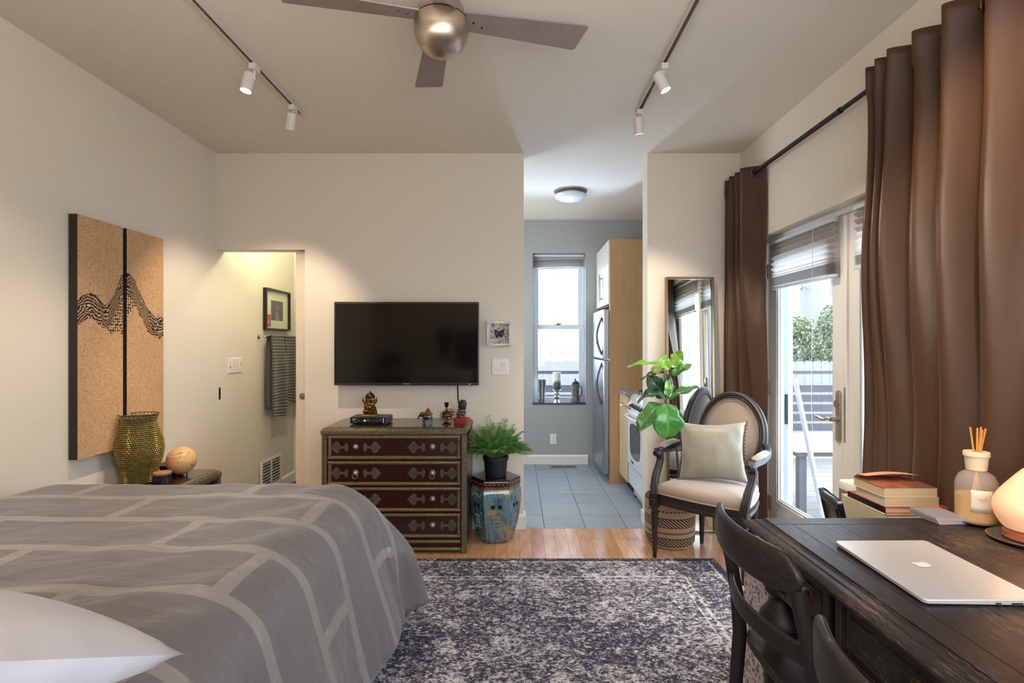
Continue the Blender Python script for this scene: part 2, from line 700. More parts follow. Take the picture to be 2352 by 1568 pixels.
def leaf(y0, y1, name):
    m = MB()
    st, tp, bt = 0.112, 0.10, 0.27
    z0, z1 = 0.035, DH - .035
    xa, xb = FX, FX + .045
    m.box(xa, xb, y0, y0 + st, z0, z1)
    m.box(xa, xb, y1 - st, y1, z0, z1)
    m.box(xa, xb, y0 + st, y1 - st, z1 - tp, z1)
    m.box(xa, xb, y0 + st, y1 - st, z0, z0 + bt)
    lf = m.build(name, DOORW, dr, smooth=False, bevel=.003)
    # glazing bead, a small stepped frame
    g0, g1, h0, h1 = y0 + st, y1 - st, z0 + bt, z1 - tp
    b = MB()
    for (a, c, d) in ((0.0, 0.014, 0.006), (0.014, 0.022, 0.018)):
        for (p, q, r, s) in ((g0 + a, g0 + c, h0 + a, h1 - a), (g1 - c, g1 - a, h0 + a, h1 - a), (g0 + c, g1 - c, h0 + a, h0 + c), (g0 + c, g1 - c, h1 - c, h1 - a)):
            b.box(xa + d, xb - d, p, q, r, s)
    b.build('glazing_bead', SASH, lf, smooth=False)
    MB().box(xa + .02, xa + .025, g0 + .02, g1 - .02, h0 + .02, h1 - .02).build('pane', GLASS, lf, smooth=False)
    return lf


L1 = leaf(2.834, 3.70, 'door_leaf')
L2 = leaf(1.97, 2.83, 'door_leaf')
MB().box(FX - .012, FX + .002, 2.806, 2.834, 0.04, DH - .04).build('astragal', DOORW, dr, smooth=False, bevel=.003)
HW = mat('satin_nickel', (176, 162, 148), .35, 1.0)
for h in (0.275, 1.06, 1.855):
    m = MB().cyl((FX - .014, 3.708, h - .05), (FX - .014, 3.708, h + .05), .008)
    m.box(FX - .008, FX + .001, 3.66, 3.704, h - .048, h + .048)
    m.build('hinge', STEEL, dr)
# lever handle with long plate
hy = 2.885
m = MB()
pl = [(-.019, -.12), (-.012, -.134), (0, -.139), (.012, -.134), (.019, -.12), (.019, .12), (.012, .134), (0, .139), (-.012, .134), (-.019, .12)]
m.prism(pl, 0, .012, Matrix.Translation((FX, hy, 0.97)) @ FACE_LEFT)
m.build('handle_plate', HW, dr, bevel=.002)
m = MB()
m.cyl((FX - .012, hy, .955), (FX - .05, hy, .955), .012)
m.tube([(FX - .05, hy - .005, .955), (FX - .055, hy + .02, .957), (FX - .056, hy + .045, .947), (FX - .056, hy + .075, .945), (FX - .056, hy + .105, .953), (FX - .056, hy + .13, .951)], .009, 8, flat=.8)
m.build('lever', HW, dr)
m = MB().box(FX - .03, FX - .011, hy - .004, hy + .004, 1.02, 1.055)
m.cyl((FX - .011, hy, 1.04), (FX - .016, hy, 1.04), .014)
m.build('thumb_turn', HW, dr)
m = MB().box(FX - .0135, FX - .0115, 2.812, 2.828, .84, 1.13)
m.build('strike_plate', STEEL, dr, smooth=False)
# sliding screen behind, with its slim pull
m = MB()
for y in (2.9, 2.05):
    m.box(FX + .09, FX + .11, y, y + .045, 0.05, DH - .04)
m.box(FX + .085, FX + .115, 3.60, 3.70, 0.03, DH - .03)
m.box(FX + .09, FX + .11, 2.05, 3.55, DH - .08, DH - .04)
m.box(FX + .09, FX + .11, 2.05, 3.55, 0.03, 0.08)
m.build('screen_frame', SASH, dr, smooth=False)
MB().box(FX + .072, FX + .084, 3.605, 3.625, .82, 1.02).build('screen_pull', DARKM, dr, smooth=False)

# pocket door of the bathroom opening
d2 = bpy.data.objects.new('door_2', None)
COL.objects.link(d2)
tag(d2, kind='structure')
MB().box(-1.645, -0.87, YB + .037, YB + .073, .01, 2.045).build('door_leaf', mat('cream_door_paint', (226, 212, 190), .5), d2, smooth=False, bevel=.002)
m = MB().torus((-1.595, YB + .0355, .97), .021, .0035, 20, 6, (0, 1, 0))
m.lathe([(.019, .0), (.019, .003), (.004, .004)], (-1.595, YB + .0365, .97), 16, Matrix.Rotation(R(90), 3, 'X'))
m.build('round_pull', STEEL, d2)

# ------------------------------------------------------------------ outdoors
OUTW = mat('bleached_fence_wood', (130, 129, 130), .8, var=(6, .1))
RAILM = mat('dark_stained_rail', (74, 70, 76), .7)
DECKM = mat('grey_deck_board', (128, 122, 120), .8, var=(5, .15))
dk = thing('deck', 'grey wooden deck outside the glass door', 'deck', (1.81, 0, -.16))
for i in range(34):
    y = 0.2 + i * .2
    MB().box(0.0, 4.9, y + .004, y + .196, 0, .04).build('board', DECKM, dk, smooth=False)
dk['label'] = 'grey board deck seen low through the glass door'
fe = thing('picket_fence', 'pale dog-eared plank fence behind the deck railing', 'fence', (-1.5, 9.0, -.3))
pm = None
for i in range(66):
    if pm is None:
        pm = o = MB().prism([(0.002, 0), (.138, 0), (.138, 1.335), (.11, 1.37), (.03, 1.37), (.002, 1.335)], 0, .02, FACE_CAM).build('picket', OUTW, fe, smooth=False)
    else:
        o = pm.copy()
        COL.objects.link(o)
    o.location = (i * .14, 0, 0)
rl = thing('deck_railing', 'dark stained deck railing with horizontal slats', 'railing', (-1.5, 7.0, -.12))
MB().box(0, 8.2, -.07, .07, 1.09, 1.13).build('top_rail', RAILM, rl, smooth=False)
for i in range(8):
    MB().box(i * 1.15 + .1, i * 1.15 + .22, -.06, .06, 0, 1.18).build('post', RAILM, rl, smooth=False)
for i in range(7):
    MB().box(0, 8.2, -.02, .02, .10 + i * .125, .19 + i * .125).build('slat', RAILM, rl, smooth=False)
# snow-covered low table on the deck
tb = thing('patio_table', 'low dark patio table with a white snow-covered top beyond the glass door', 'table', (2.78, 4.75, -.12))
m = MB()
m.grid(lambda u, v: Vector((-.5 + u * 1.0, -.35 + v * .7, .62 + .05 * (1 - (2 * u - 1) ** 4) * (1 - (2 * v - 1) ** 4) + .01 * noise.noise(Vector((u * 5, v * 5, 0))))), 16, 12)
m.box(-.5, .5, -.35, .35, .59, .62)
m.build('snow_cover', mat('snow', (235, 238, 244), .8), tb)
MB().box(-.48, .48, -.33, .33, .55, .59).build('tabletop', RAILM, tb, smooth=False)
for sx in (-.42, .42):
    for sy in (-.28, .28):
        MB().box(sx - .03, sx + .03, sy - .03, sy + .03, 0, .55).build('leg', RAILM, tb, smooth=False)
gr = MB().box(-6, 12, 6.6, 24, -.4, -.3)
gr.box(6.75, 14, -3, 6.6, -.4, -.3)
tag(gr.build('ground', mat('pale_bounce_ground', (220, 222, 228), .9), smooth=False), kind='structure')  # pale snow tone chosen to bounce daylight up into the rooms
# pole leaning on the glass outside
pc = MB().cyl((2.04, 3.45, -.114), (1.91, 3.70, 1.12), .017)
tag(pc.build('leaning_pole', mat('grey_pole', (150, 152, 160), .5), None), 'grey pole leaning outside behind the glass door', 'pole')


def foliage(name, label, cat, c, rad, n, leaf, colm, trunk=None, seed=1, group=None):
    t = thing(name, label, cat, c, group=group)
    rnd = random.Random(seed)
    m = MB()
    for i in range(n):
        while True:
            p = Vector((rnd.uniform(-1, 1), rnd.uniform(-1, 1), rnd.uniform(-1, 1)))
            q4 = (abs(p.x) ** 4 + abs(p.y) ** 4 + abs(p.z) ** 4) ** .25
            if q4 < 1 and q4 > .5:
                break
        taper = 1 - .25 * max(0, p.z)
        q = Vector((p.x * rad[0] * taper, p.y * rad[1] * taper, rad[2] + p.z * rad[2]))
        d = Vector((rnd.gauss(0, 1), rnd.gauss(0, 1), rnd.gauss(0, 1) + .8)).normalized()
        s = d.cross(Vector((rnd.gauss(0, 1), rnd.gauss(0, 1), rnd.gauss(0, 1)))).normalized()
        L = leaf * rnd.uniform(.6, 1.3)
        m.add([q - s * L * .35, q + d * L, q + s * L * .35, q - d * L * .4], [(0, 1, 2), (0, 2, 3)])
    m.build('foliage', colm, t, smooth=False)
    MB().cyl((0, 0, -.1), (0, 0, rad[2] * 1.4), .05, .02).build('trunk', mat('bark', (120, 108, 98), .9), t)
    return t


HG = mat('conifer_green', (128, 136, 108), .8, var=(3, .2))
for i in range(7):
    foliage('hedge_conifer', 'bushy green conifer hedge shrub behind the pale plank fence', 'shrub', (2.3 + i * 1.0, 10.3 + .1 * math.sin(i * 2), -.3), (.50, .5, 1.18 + .10 * math.sin(i * 1.7)), 9500, .05, HG, seed=i, group='conifer hedge behind the fence')
# bare tree
tr_ = thing('bare_tree', 'pale bare-branched tree standing behind the hedge', 'tree', (7.9, 14.2, -.3))
m = MB()
m.tube([(0, 0, 0), (.05, 0, 1.5), (-.05, 0, 3.0), (.1, 0, 4.6), (.4, 0, 6.5)], .5, 12, scales=[1.2, .9, .75, .5, .3])
m.tube([(.1, 0, 2.6), (.7, 0, 3.6), (1.5, 0, 4.7), (2.0, 0, 6)], .22, 8, scales=[1, .8, .6, .3])
m.tube([(-.05, 0, 3), (-.7, .2, 3.9), (-1.3, .3, 5.3)], .18, 8, scales=[1, .7, .3])
rnd = random.Random(4)
for i in range(26):
    a = Vector((rnd.uniform(-.8, 1.3), rnd.uniform(-.3, .3), rnd.uniform(3, 5)))
    d = Vector((rnd.uniform(-1, 1), rnd.uniform(-.3, .3), rnd.uniform(.1, 1))).normalized()
    m.tube([a, a + d * .5 + Vector((0, 0, .1)), a + d * 1.2 + Vector((rnd.uniform(-.3, .3), 0, rnd.uniform(-.2, .5)))], .03, 5, scales=[1, .7, .3])
m.build('trunk', mat('pale_bark', (120, 118, 116), .9), tr_)
# neighbouring house of pale brick, seen through the kitchen window
nb = thing('neighbouring_house', 'pale painted brick house wall seen through the kitchen window', 'building', (0, 14.5, -.3))
MB().box(-1.2, 3.4, .012, 3, 0, 7).build('wall', mat('pale_mortar', (200, 198, 196), .9), nb, smooth=False)
m = MB()
rnd = random.Random(9)
for r in range(56):
    for c in range(23):
        X0 = -1.2 + c * .2 + (.1 if r % 2 else 0)
        d = rnd.uniform(-.004, .006)
        m.box(X0 + .006, X0 + .194, -.002 - d, .012, .9 + r * .076, .9 + r * .076 + .064)
o = m.build('bricks', mat('whitewashed_brick', (176, 172, 174), .9, col2=(92, 88, 100), var=(9, .5)), nb, smooth=False)
o['kind'] = 'stuff'
# roofs and wires far right
m = MB().box(0, 9, 0, 4, 0, 2.6)
m.prism([(-.3, 2.6), (9.3, 2.6), (8.6, 3.9), (.4, 3.9)], 0, 4, Matrix.Translation((0, 4, 0)) @ FACE_CAM)
o = m.build('garage', mat('pale_siding', (206, 206, 208), .8), smooth=False)
o.location = (6.2, 19, -.3)
tag(o, 'pale low garage behind the bare tree', 'building')
# ------------------------------------------------------------------ fabrics and special materials
def bedding():
    t = NT('grey_patterned_satin')
    uvn = t.coord('UV')
    b = t.n('TexBrick', offset=0.5, offset_frequency=2)
    b.inputs['Scale'].default_value = 1
    b.inputs['Brick Width'].default_value = 0.69
    b.inputs['Row Height'].default_value = 0.27
    b.inputs['Mortar Size'].default_value = 0.022
    b.inputs['Mortar Smooth'].default_value = 0.0
    b.inputs['Color1'].default_value = (1, 1, 1, 1)
    b.inputs['Color2'].default_value = (1, 1, 1, 1)
    b.inputs['Mortar'].default_value = (0, 0, 0, 1)
    t.l(uvn, b.inputs['Vector'])
    v = t.coord()
    f = t.noise(v, 60, 4)
    dark = t.mix(f, srgb((92, 86, 87)), srgb((104, 97, 97)))
    lite = t.mix(f, srgb((126, 119, 115)), srgb((138, 130, 125)))
    t.set(Base_Color=t.mix(b.outputs['Color'], lite, dark))
    t.set(Roughness=t.math('MULTIPLY_ADD', b.outputs['Fac'], -0.14, 0.50))
    t.b.inputs['Sheen Weight'].default_value = 0.25
    wr = t.noise(t.coord(scale=(1.0, 2.6, 1.4)), 3.2, 3, 0.55, 0.6)
    t.bump(t.math('MULTIPLY_ADD', t.noise(v, 420, 1), 0.004, wr), 0.55, 0.035)
    return reg(t)


def rug_mat():
    t = NT('distressed_navy_rug')
    v = t.coord()
    big = t.noise(v, 2.2, 3)
    # repeated rosettes and lattice, broken up by wear
    dn = t.n('TexNoise')
    dn.inputs['Scale'].default_value = 9
    dn.inputs['Detail'].default_value = 3
    t.l(v, dn.inputs['Vector'])
    va = t.n('VectorMath', operation='MULTIPLY_ADD')
    t.l(dn.outputs['Color'], va.inputs[0])
    va.inputs[1].default_value = (0.16, 0.16, 0)
    t.l(v, va.inputs[2])
    rn = t.noise(t.coord(scale=(1, 1.2, 1)), 15, 2, 0.5, 1.2)
    lines = t.math('LESS_THAN', t.math('ABSOLUTE', t.math('SUBTRACT', rn, 0.5)), 0.022)
    vr = t.n('TexVoronoi', feature='F1')
    vr.inputs['Scale'].default_value = 4.2
    vr.inputs['Randomness'].default_value = 0.35
    t.l(va.outputs[0], vr.inputs['Vector'])
    rings = t.math('GREATER_THAN', vr.outputs['Distance'], 0.10)
    near = t.math('LESS_THAN', vr.outputs['Distance'], 0.25)
    ros = t.math('MULTIPLY', rings, near)
    fine = t.noise(t.coord(scale=(1, 1.7, 1)), 62, 5, 0.72)
    mid = t.noise(t.coord(scale=(1, 1.25, 1)), 27, 6, 0.7, 0.5)
    s = t.math('ADD', t.math('MULTIPLY', lines, 0.13), t.math('MULTIPLY', ros, 0.07))
    s = t.math('ADD', s, t.math('MULTIPLY', fine, 1.0))
    s = t.math('ADD', s, t.math('MULTIPLY', mid, 0.75))
    s = t.math('ADD', s, t.math('MULTIPLY', big, 0.35))
    # border bands from the distance to the rug's edge
    sx = t.n('SeparateXYZ')
    t.l(v, sx.inputs[0])
    dx = t.math('SUBTRACT', 1.25, t.math('ABSOLUTE', sx.outputs[0]))
    dy = t.math('SUBTRACT', 1.65, t.math('ABSOLUTE', sx.outputs[1]))
    e = t.math('MINIMUM', dx, dy)
    band = t.math('LESS_THAN', t.math('ABSOLUTE', t.math('SUBTRACT', e, 0.27)), 0.008)
    band2 = t.math('LESS_THAN', t.math('ABSOLUTE', t.math('SUBTRACT', e, 0.31)), 0.006)
    band3 = t.math('LESS_THAN', t.math('ABSOLUTE', t.math('SUBTRACT', e, 0.06)), 0.006)
    dk_ = t.math('LESS_THAN', e, 0.045)
    s = t.math('ADD', s, t.math('MULTIPLY', t.math('ADD', band, t.math('ADD', band2, band3)), 0.10))
    s = t.math('SUBTRACT', s, t.math('MULTIPLY', dk_, 0.12))
    c = t.ramp(s, [(0.49, srgb((64, 61, 72))), (0.53, srgb((96, 92, 104))), (0.56, srgb((150, 146, 150))), (0.62, srgb((212, 206, 204)))])
    nd = [n for n in t.t.nodes if n.type == 'VALTORGB'][-1]
    sc = t.math('MULTIPLY', s, 0.5)
    t.l(sc, nd.inputs[0])
    t.set(Base_Color=c, Roughness=0.95)
    t.b.inputs['Specular IOR Level'].default_value = 0.1
    t.bump(t.noise(v, 500, 2), 0.5, 0.003)
    return reg(t)


def curtain_mat():
    t = NT('brown_faux_silk')
    v = t.coord()
    w = t.n('TexWave', wave_type='BANDS', bands_direction='Z')
    w.inputs['Scale'].default_value = 420
    w.inputs['Distortion'].default_value = 1.5
    t.l(v, w.inputs['Vector'])
    f = t.noise(t.coord(scale=(1, 1, .25)), 12, 3)
    t.set(Base_Color=t.mix(f, srgb((84, 53, 28)), srgb((62, 38, 20))), Roughness=0.42)
    t.b.inputs['Sheen Weight'].default_value = 0.12
    t.b.inputs['Sheen Roughness'].default_value = 0.4
    t.b.inputs['Sheen Tint'].default_value = srgb((196, 140, 90))
    t.bump(t.math('ADD', t.math('MULTIPLY', w.outputs['Fac'], 0.25), t.math('MULTIPLY', t.noise(t.coord(scale=(1, 1, .3)), 9, 2), 3.0)), 0.35, 0.004)
    return reg(t)


def dark_wood(name='distressed_black_wood', axis=1, wear=0.5, sc=(16, 16, 16)):
    t = NT(name)
    sc = list(sc)
    sc[axis] = 0.9
    v = t.coord(scale=tuple(sc))
    g = t.noise(v, 5.0, 6, 0.62, 0.2)
    g2 = t.noise(v, 34.0, 4, 0.7)
    big = t.noise(t.coord(), 2.6, 4, 0.6)
    w = t.math('MULTIPLY', t.math('ADD', g2, t.math('MULTIPLY', big, 0.6)), 1.0)
    base = t.mix(g, srgb((24, 20, 21)), srgb((48, 39, 35)))
    worn = t.ramp(w, [(1.0 - wear * 0.19, (0, 0, 0, 1)), (1.06 - wear * .08, (1, 1, 1, 1))])
    t.set(Base_Color=t.mix(t.math('MULTIPLY', worn, 0.75 if wear > .15 else 0.0), base, srgb((134, 112, 88))))
    t.set(Roughness=t.math('MULTIPLY_ADD', g, 0.3, 0.26))
    t.bump(g2, 0.3, 0.0015)
    return reg(t)


def embossed(name, c1, c2, scale=90):
    t = NT(name)
    v = t.coord()
    vo = t.n('TexVoronoi', feature='DISTANCE_TO_EDGE')
    vo.inputs['Scale'].default_value = scale
    t.l(v, vo.inputs['Vector'])
    f = t.ramp(vo.outputs['Distance'], [(0.02, (0, 0, 0, 1)), (0.14, (1, 1, 1, 1))])
    n = t.noise(v, 30, 3)
    t.set(Base_Color=t.mix(f, srgb(c2), t.mix(n, srgb(c1), tuple(x * .7 for x in srgb(c1)[:3]) + (1,))), Metallic=0.85, Roughness=0.36)
    t.bump(f, 0.8, 0.002)
    return reg(t)


BED, RUG, CURT, DWOOD = bedding(), rug_mat(), curtain_mat(), dark_wood()
DWOODX = dark_wood('black_wood_cross_grain', 0, 0.2)
DWOODZ = dark_wood('black_wood_upright', 2, 0.1)
BRASSE = embossed('embossed_brass', (172, 154, 114), (78, 64, 44), 210)
PLATM = embossed('pierced_plate_metal', (150, 138, 110), (70, 60, 46), 260)
SILVE = embossed('embossed_white_metal', (160, 148, 122), (66, 58, 46), 130)
MAHOG = mat('dark_mahogany', (62, 24, 20), 0.28, var=(5, .3), bump=(60, .1), stretch=(.15, 1, 1), coat=.4)
MAHTOP = mat('mahogany_top', (70, 42, 38), 0.2, var=(5, .3), bump=(30, .15), stretch=(.3, 1, 1), coat=.3)
BRASS = mat('aged_brass', (176, 136, 66), 0.3, 0.95, col2=(52, 40, 26), var=(60, .5), bump=(90, .3, .002))
SILVER = mat('silver_knob', (206, 200, 190), 0.3, .8)
BLACKG = mat('black_gloss_plastic', (14, 13, 14), 0.12)
CREAM = mat('beige_velvet', (158, 140, 122), 0.75, var=(4, .08), bump=(300, .2), Sheen_Weight=.5)
SATINP = mat('sage_satin_cushion', (146, 140, 122), 0.42, var=(3, .06), bump=(7, .35, .012), Sheen_Weight=.3)


# ------------------------------------------------------------------ rug
rg = MB().rects(-1.25, 1.25, -1.65, 1.65, [(0, 0.0), (0, 0.006), (.004, .010)]).build('rug', RUG, None, smooth=False)
rg.location = (-0.01, 1.735, 0.0005)
tag(rg, 'distressed navy and cream patterned area rug beside the bed', 'rug')

# ------------------------------------------------------------------ bed and comforter
bd = thing('bed', 'low bed hidden under the grey patterned comforter', 'bed', (-1.5, 1.1, 0))
MB().box(-.66, .6, -1.1, 1.1, .16, .36).build('box_spring', mat('grey_box_spring', (90, 86, 84), .9), bd, bevel=.02)
MB().box(-.66, .6, -1.1, 1.1, .36, .66).build('mattress', mat('white_mattress', (220, 216, 210), .9), bd, bevel=.05)
for sx in (-.6, .54):
    for sy in (-1.0, 1.0):
        MB().cyl((sx, sy, .0114 if sx > 0 else 0), (sx, sy, .16), .025).build('leg', DARKM, bd)

U0, V0 = -0.81, 2.30


def drape(r, R0=0.2, th=1.31):
    """horizontal offset and drop of cloth that runs r beyond the edge of the mattress"""
    if r <= 0:
        return 0.0, 0.0
    L = R0 * th
    if r < L:
        return R0 * math.sin(r / R0), R0 * (1 - math.cos(r / R0))
    q = r - L
    return R0 * math.sin(th) + q * math.cos(th), R0 * (1 - math.cos(th)) + q * math.sin(th)


HB = 0.752
SIDEL, FOOTL = 0.72, 0.76


def comf(u, v):
    # s across (left wall -> right hem), t along (head -> foot hem)
    s = -2.17 + u * (U0 + SIDEL + 2.17)
    t = 0.02 + v * (V0 + FOOTL - 0.02)
    a, b = max(0, s - U0), max(0, t - V0)
    lf = max(0, -1.98 - s)
    r = math.hypot(a, b)
    x, y, z = min(s, U0), min(t, V0), HB
    if r > 0:
        ang = math.atan2(b, a)
        corner = math.sin(2 * ang)
        o, d = drape(r)
        o += corner * 0.13 * smooth01(.12, .5, r)
        f = smooth01(.22, .7, r)
        o += f * (0.022 * math.sin(t * 9 + 1) * math.cos(ang) + 0.02 * math.sin(s * 10) * math.sin(ang) + .055 * corner * math.sin(ang * 12 + .5 + 2 * r))
        x += o * math.cos(ang)
        y += o * math.sin(ang)
        z -= d
        lim = .045 + .02 * math.sin(ang * 7)
        if z < lim + .1:
            z = lim + (lim + .1 - lim) * math.exp((z - lim - .1) / .1)
            # cloth that would pass the floor tucks back under in a roll
            over = max(0, r - .66)
            x -= over * .95 * math.cos(ang)
            y -= over * .95 * math.sin(ang)
    z -= lf * lf * 2.0
    z += 0.007 * noise.noise(Vector((s * 3, t * 3, 0))) + 0.004 * noise.noise(Vector((s * 9, t * 5, 4)))
    # soft creases running diagonally over the rounded side
    if a < .4:
        z += 0.005 * smooth01(-.7, -.1, s - U0) * math.sin((t * 1.0 - s * .9) * 24 + 3 * noise.noise(Vector((s, t, 2)))) * smooth01(.2, .9, t) * max(0, 1 - b * 4) * max(0, 1 - a * 2.5)
    return Vector((x, y, z))


def comfuv(u, v):
    s = -2.17 + u * (U0 + SIDEL + 2.17)
    t = 0.02 + v * (V0 + FOOTL - 0.02)
    return (s + 1.09 + 0.69 * 4, t - 2.41 + 0.27 * 20 + .001)


o = MB().grid(comf, 150, 190, comfuv).build('comforter', BED, None, sharp=0)
md = o.modifiers.new('s', 'SOLIDIFY')
md.thickness = 0.014
md.offset = -1
tag(o, 'grey comforter with a pattern of staggered rectangles draped over the bed', 'comforter')


def cushion(w, h, t, pinch=0.10, n=28, power=.42, wr=0.0, seed=0):
    m = MB()
    top, idx = {}, 0
    vs, fs = [], []

    def pt(i, j, sgn):
        u, v = 2 * i / n - 1, 2 * j / n - 1
        x = u * w / 2 * (1 - pinch * (1 - u * u) * 0 - pinch * (1 - v * v) * abs(u) ** 3)
        y = v * h / 2 * (1 - pinch * (1 - u * u) * abs(v) ** 3)
        k = max(0, (1 - u * u) * (1 - v * v)) ** power
        z = sgn * t / 2 * k
        if wr:
            z += wr * noise.noise(Vector((x * 14 + seed, y * 9, sgn * 3))) * k ** .5 + wr * 1.3 * k * math.sin((x * 2 + abs(y)) * 30) * abs(u) ** 3
        return Vector((x, y, z))
    for sgn in (1, -1):
        for j in range(n + 1):
            for i in range(n + 1):
                edge = i in (0, n) or j in (0, n)
                key = (i, j, 0 if edge else sgn)
                if key not in top:
                    top[key] = len(vs)
                    vs.append(pt(i, j, 0 if edge else sgn))
        for j in range(n):
            for i in range(n):
                q = [top.get((a, b, 0 if (a in (0, n) or b in (0, n)) else sgn)) for a, b in ((i, j), (i + 1, j), (i + 1, j + 1), (i, j + 1))]
                fs.append(tuple(q) if sgn > 0 else tuple(q[::-1]))
    m.add(vs, fs)
    return m


# front pillow, lower left: white underside towards the camera, pale grey top
pw = thing('pillow', 'white pillow with a pale grey top tilted at the head of the bed', 'pillow', (-1.0, .78, .905), rot=(R(-29), 0, 0))
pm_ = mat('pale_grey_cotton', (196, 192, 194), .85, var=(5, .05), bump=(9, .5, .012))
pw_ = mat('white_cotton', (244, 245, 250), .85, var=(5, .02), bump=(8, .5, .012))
p2 = thing('pillow', 'tan pillow lying under the white pillow at the bed head', 'pillow', (-1.2, .36, .845))
cushion(.7, .42, .13).build('cloth', mat('tan_cotton', (186, 160, 136), .85), p2)
cm = cushion(.82, .40, .21, pinch=.03, power=.5)
n_ = len(cm.v)
vs = cm.v
upf = [f for f in cm.f if sum(vs[i][2] for i in f) / 4 > 0.0]
dnf = [f for f in cm.f if sum(vs[i][2] for i in f) / 4 <= 0.0]
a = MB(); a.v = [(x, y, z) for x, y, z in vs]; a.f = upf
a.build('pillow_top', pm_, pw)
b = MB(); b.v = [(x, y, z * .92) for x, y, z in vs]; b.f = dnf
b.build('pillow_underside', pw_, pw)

# ------------------------------------------------------------------ framed metal-trimmed chests


def trim_bar(m, p0, p1, r):
    m.cyl(p0, p1, r, r, 8)


PLATE = [(-.048, 0), (-.043, .005), (-.037, .007), (-.036, .014), (-.028, .019), (-.022, .026), (-.012, .026), (-.006, .019), (-.003, .010), (.004, .0055), (.015, .005), (.021, .009), (.023, .017), (.029, .021), (.032, .014), (.038, .012), (.036, .005), (.038, 0)]
PLATE = PLATE + [(x, -y) for x, y in PLATE[-2:0:-1]]


def star(m, M, r=.014, n=10):
    pts = []
    for i in range(n * 2):
        a = PI * i / n
        q = r if i % 2 == 0 else r * .62
        pts.append((q * math.cos(a), q * math.sin(a)))
    m.prism(pts, 0, .003, M)


def chest(name, label, cat, x0, x1, y0, y1, H, rows, panel, front='-y'):
    """built in local coordinates: x 0..w, y 0 (front)..d"""
    w, d = x1 - x0, y1 - y0
    t = thing(name, label, cat, (x0, y0, 0))
    pz = .035   # post width
    zt = H - .05
    MB().box(.02, w - .02, .022, d, .02, zt).build('carcass', MAHOG, t, smooth=False)
    MB().rects(-.004, w + .004, -.004, d, [(.02, zt), (.006, zt + .002), (0, zt + .014), (0, zt + .03), (.01, zt + .045), (.022, H), (.024, H)]).build('top_moulding', SILVE, t, smooth=False)
    MB().box(.03, w - .03, .03, d - .01, H - .002, H + .001).build('top_panel', MAHTOP, t, smooth=False)
    for px in (0, w - pz):
        m = MB()
        m.box(px + .001, px + pz - .001, .004, .04, 0, zt + .004)
        m.cyl((px + (pz - .006 if px == 0 else .006), .004, .0), (px + (pz - .006 if px == 0 else .006), .004, zt), .007)
        m.build('post', SILVE, t, smooth=True)
        MB().box(px + .001, px + pz - .001, d - .03, d, 0, zt + .004).build('post', SILVE, t, smooth=False)
    for (z0, z1, kind) in rows:
        f = MB()
        xa, xb = pz + .006, w - pz - .006
        f.box(xa, xb, .008, .022, z0 + .004, z1 - .004)
        r = .0115
        df = f.build('drawer' if kind != 'p' else 'base_panel', MAHOG, t, smooth=False)
        b = MB()
        za, zb = z0 + r + .002, z1 - r - .002
        trim_bar(b, (xa, .008, za), (xb, .008, za), r)
        trim_bar(b, (xa, .008, zb), (xb, .008, zb), r)
        if kind != 'p':
            trim_bar(b, (xa + r, .008, za), (xa + r, .008, zb), r)
            trim_bar(b, (xb - r, .008, za), (xb - r, .008, zb), r)
        b.build('drawer_trim', BRASSE, df)
        if kind == 'p':
            continue
        zc = (z0 + z1) / 2
        ks = min(1, w / .8)
        for cx in (w * .235, w * .765):
            for s in (-1, 1):
                M = Matrix.Translation((cx + s * .1 * ks, .008, zc)) @ FACE_CAM
                pl = PLATE if s < 0 else [(-x, y) for x, y in PLATE]
                pm = MB().prism([(x * 1.38 * ks, y * 1.45 * ks) for x, y in pl], 0, .003, M)
                o = pm.build('escutcheon_plate', PLATM, df, smooth=False, bevel=.001)
                h = MB()
                for hx, hz in ((-.018, .012), (-.018, -.012), (-.03, 0), (-.006, 0)):
                    q = .0036
                    h.prism([(hx * -s - q, hz), (hx * -s, hz + q), (hx * -s + q, hz), (hx * -s, hz - q)], .0028, .0034, M)
                h.build('cutout', DARKM, df, smooth=False)
            kb = MB()
            star(kb, Matrix.Translation((cx, .008, zc + .004)) @ FACE_CAM, .021)
            kb.ell((cx, -.004, zc + .004), (.011, .013, .011), 12, 8)
            kb.build('knob', SILVER, df)
            if kind == 'r':
                MB().torus((cx - .002, -.008, zc - .017), .016, .0022, 20, 6, (0, 1, .15)).build('ring_pull', SILVER, df)
    # side frames
    for px in (0.0, w):
        s = MB()
        s.box(px - .004 + (.006 if px == 0 else -.006), px + .004 + (.006 if px == 0 else -.006), .04, d - .03, .05, zt - .02)
        s.build('side_panel', MAHOG, t, smooth=False)
    return t


F = 3.477 / FPX
rows = [(HC - (1056 - 789) * F, HC - (999 - 789) * F, 'k'), (HC - (1116 - 789) * F, HC - (1058 - 789) * F, 'r'), (HC - (1176 - 789) * F, HC - (1118 - 789) * F, 'k'),
        (HC - (1236 - 789) * F, HC - (1178 - 789) * F, 'k'), (.018, HC - (1239 - 789) * F, 'p')]
chest('dresser', 'dark red dresser with embossed brass trim and four drawers below the television', 'dresser', -1.267, -.327, 3.477, 3.935, .815, rows, 1)
ns = chest('bedside_chest', 'small dark chest with embossed metal edges behind the bed, holding the vase', 'nightstand', -2.19, -1.80, 2.84, 3.27, .598,
           [(.40, .54, 'k'), (.24, .39, 'k'), (.08, .23, 'k')], 1)

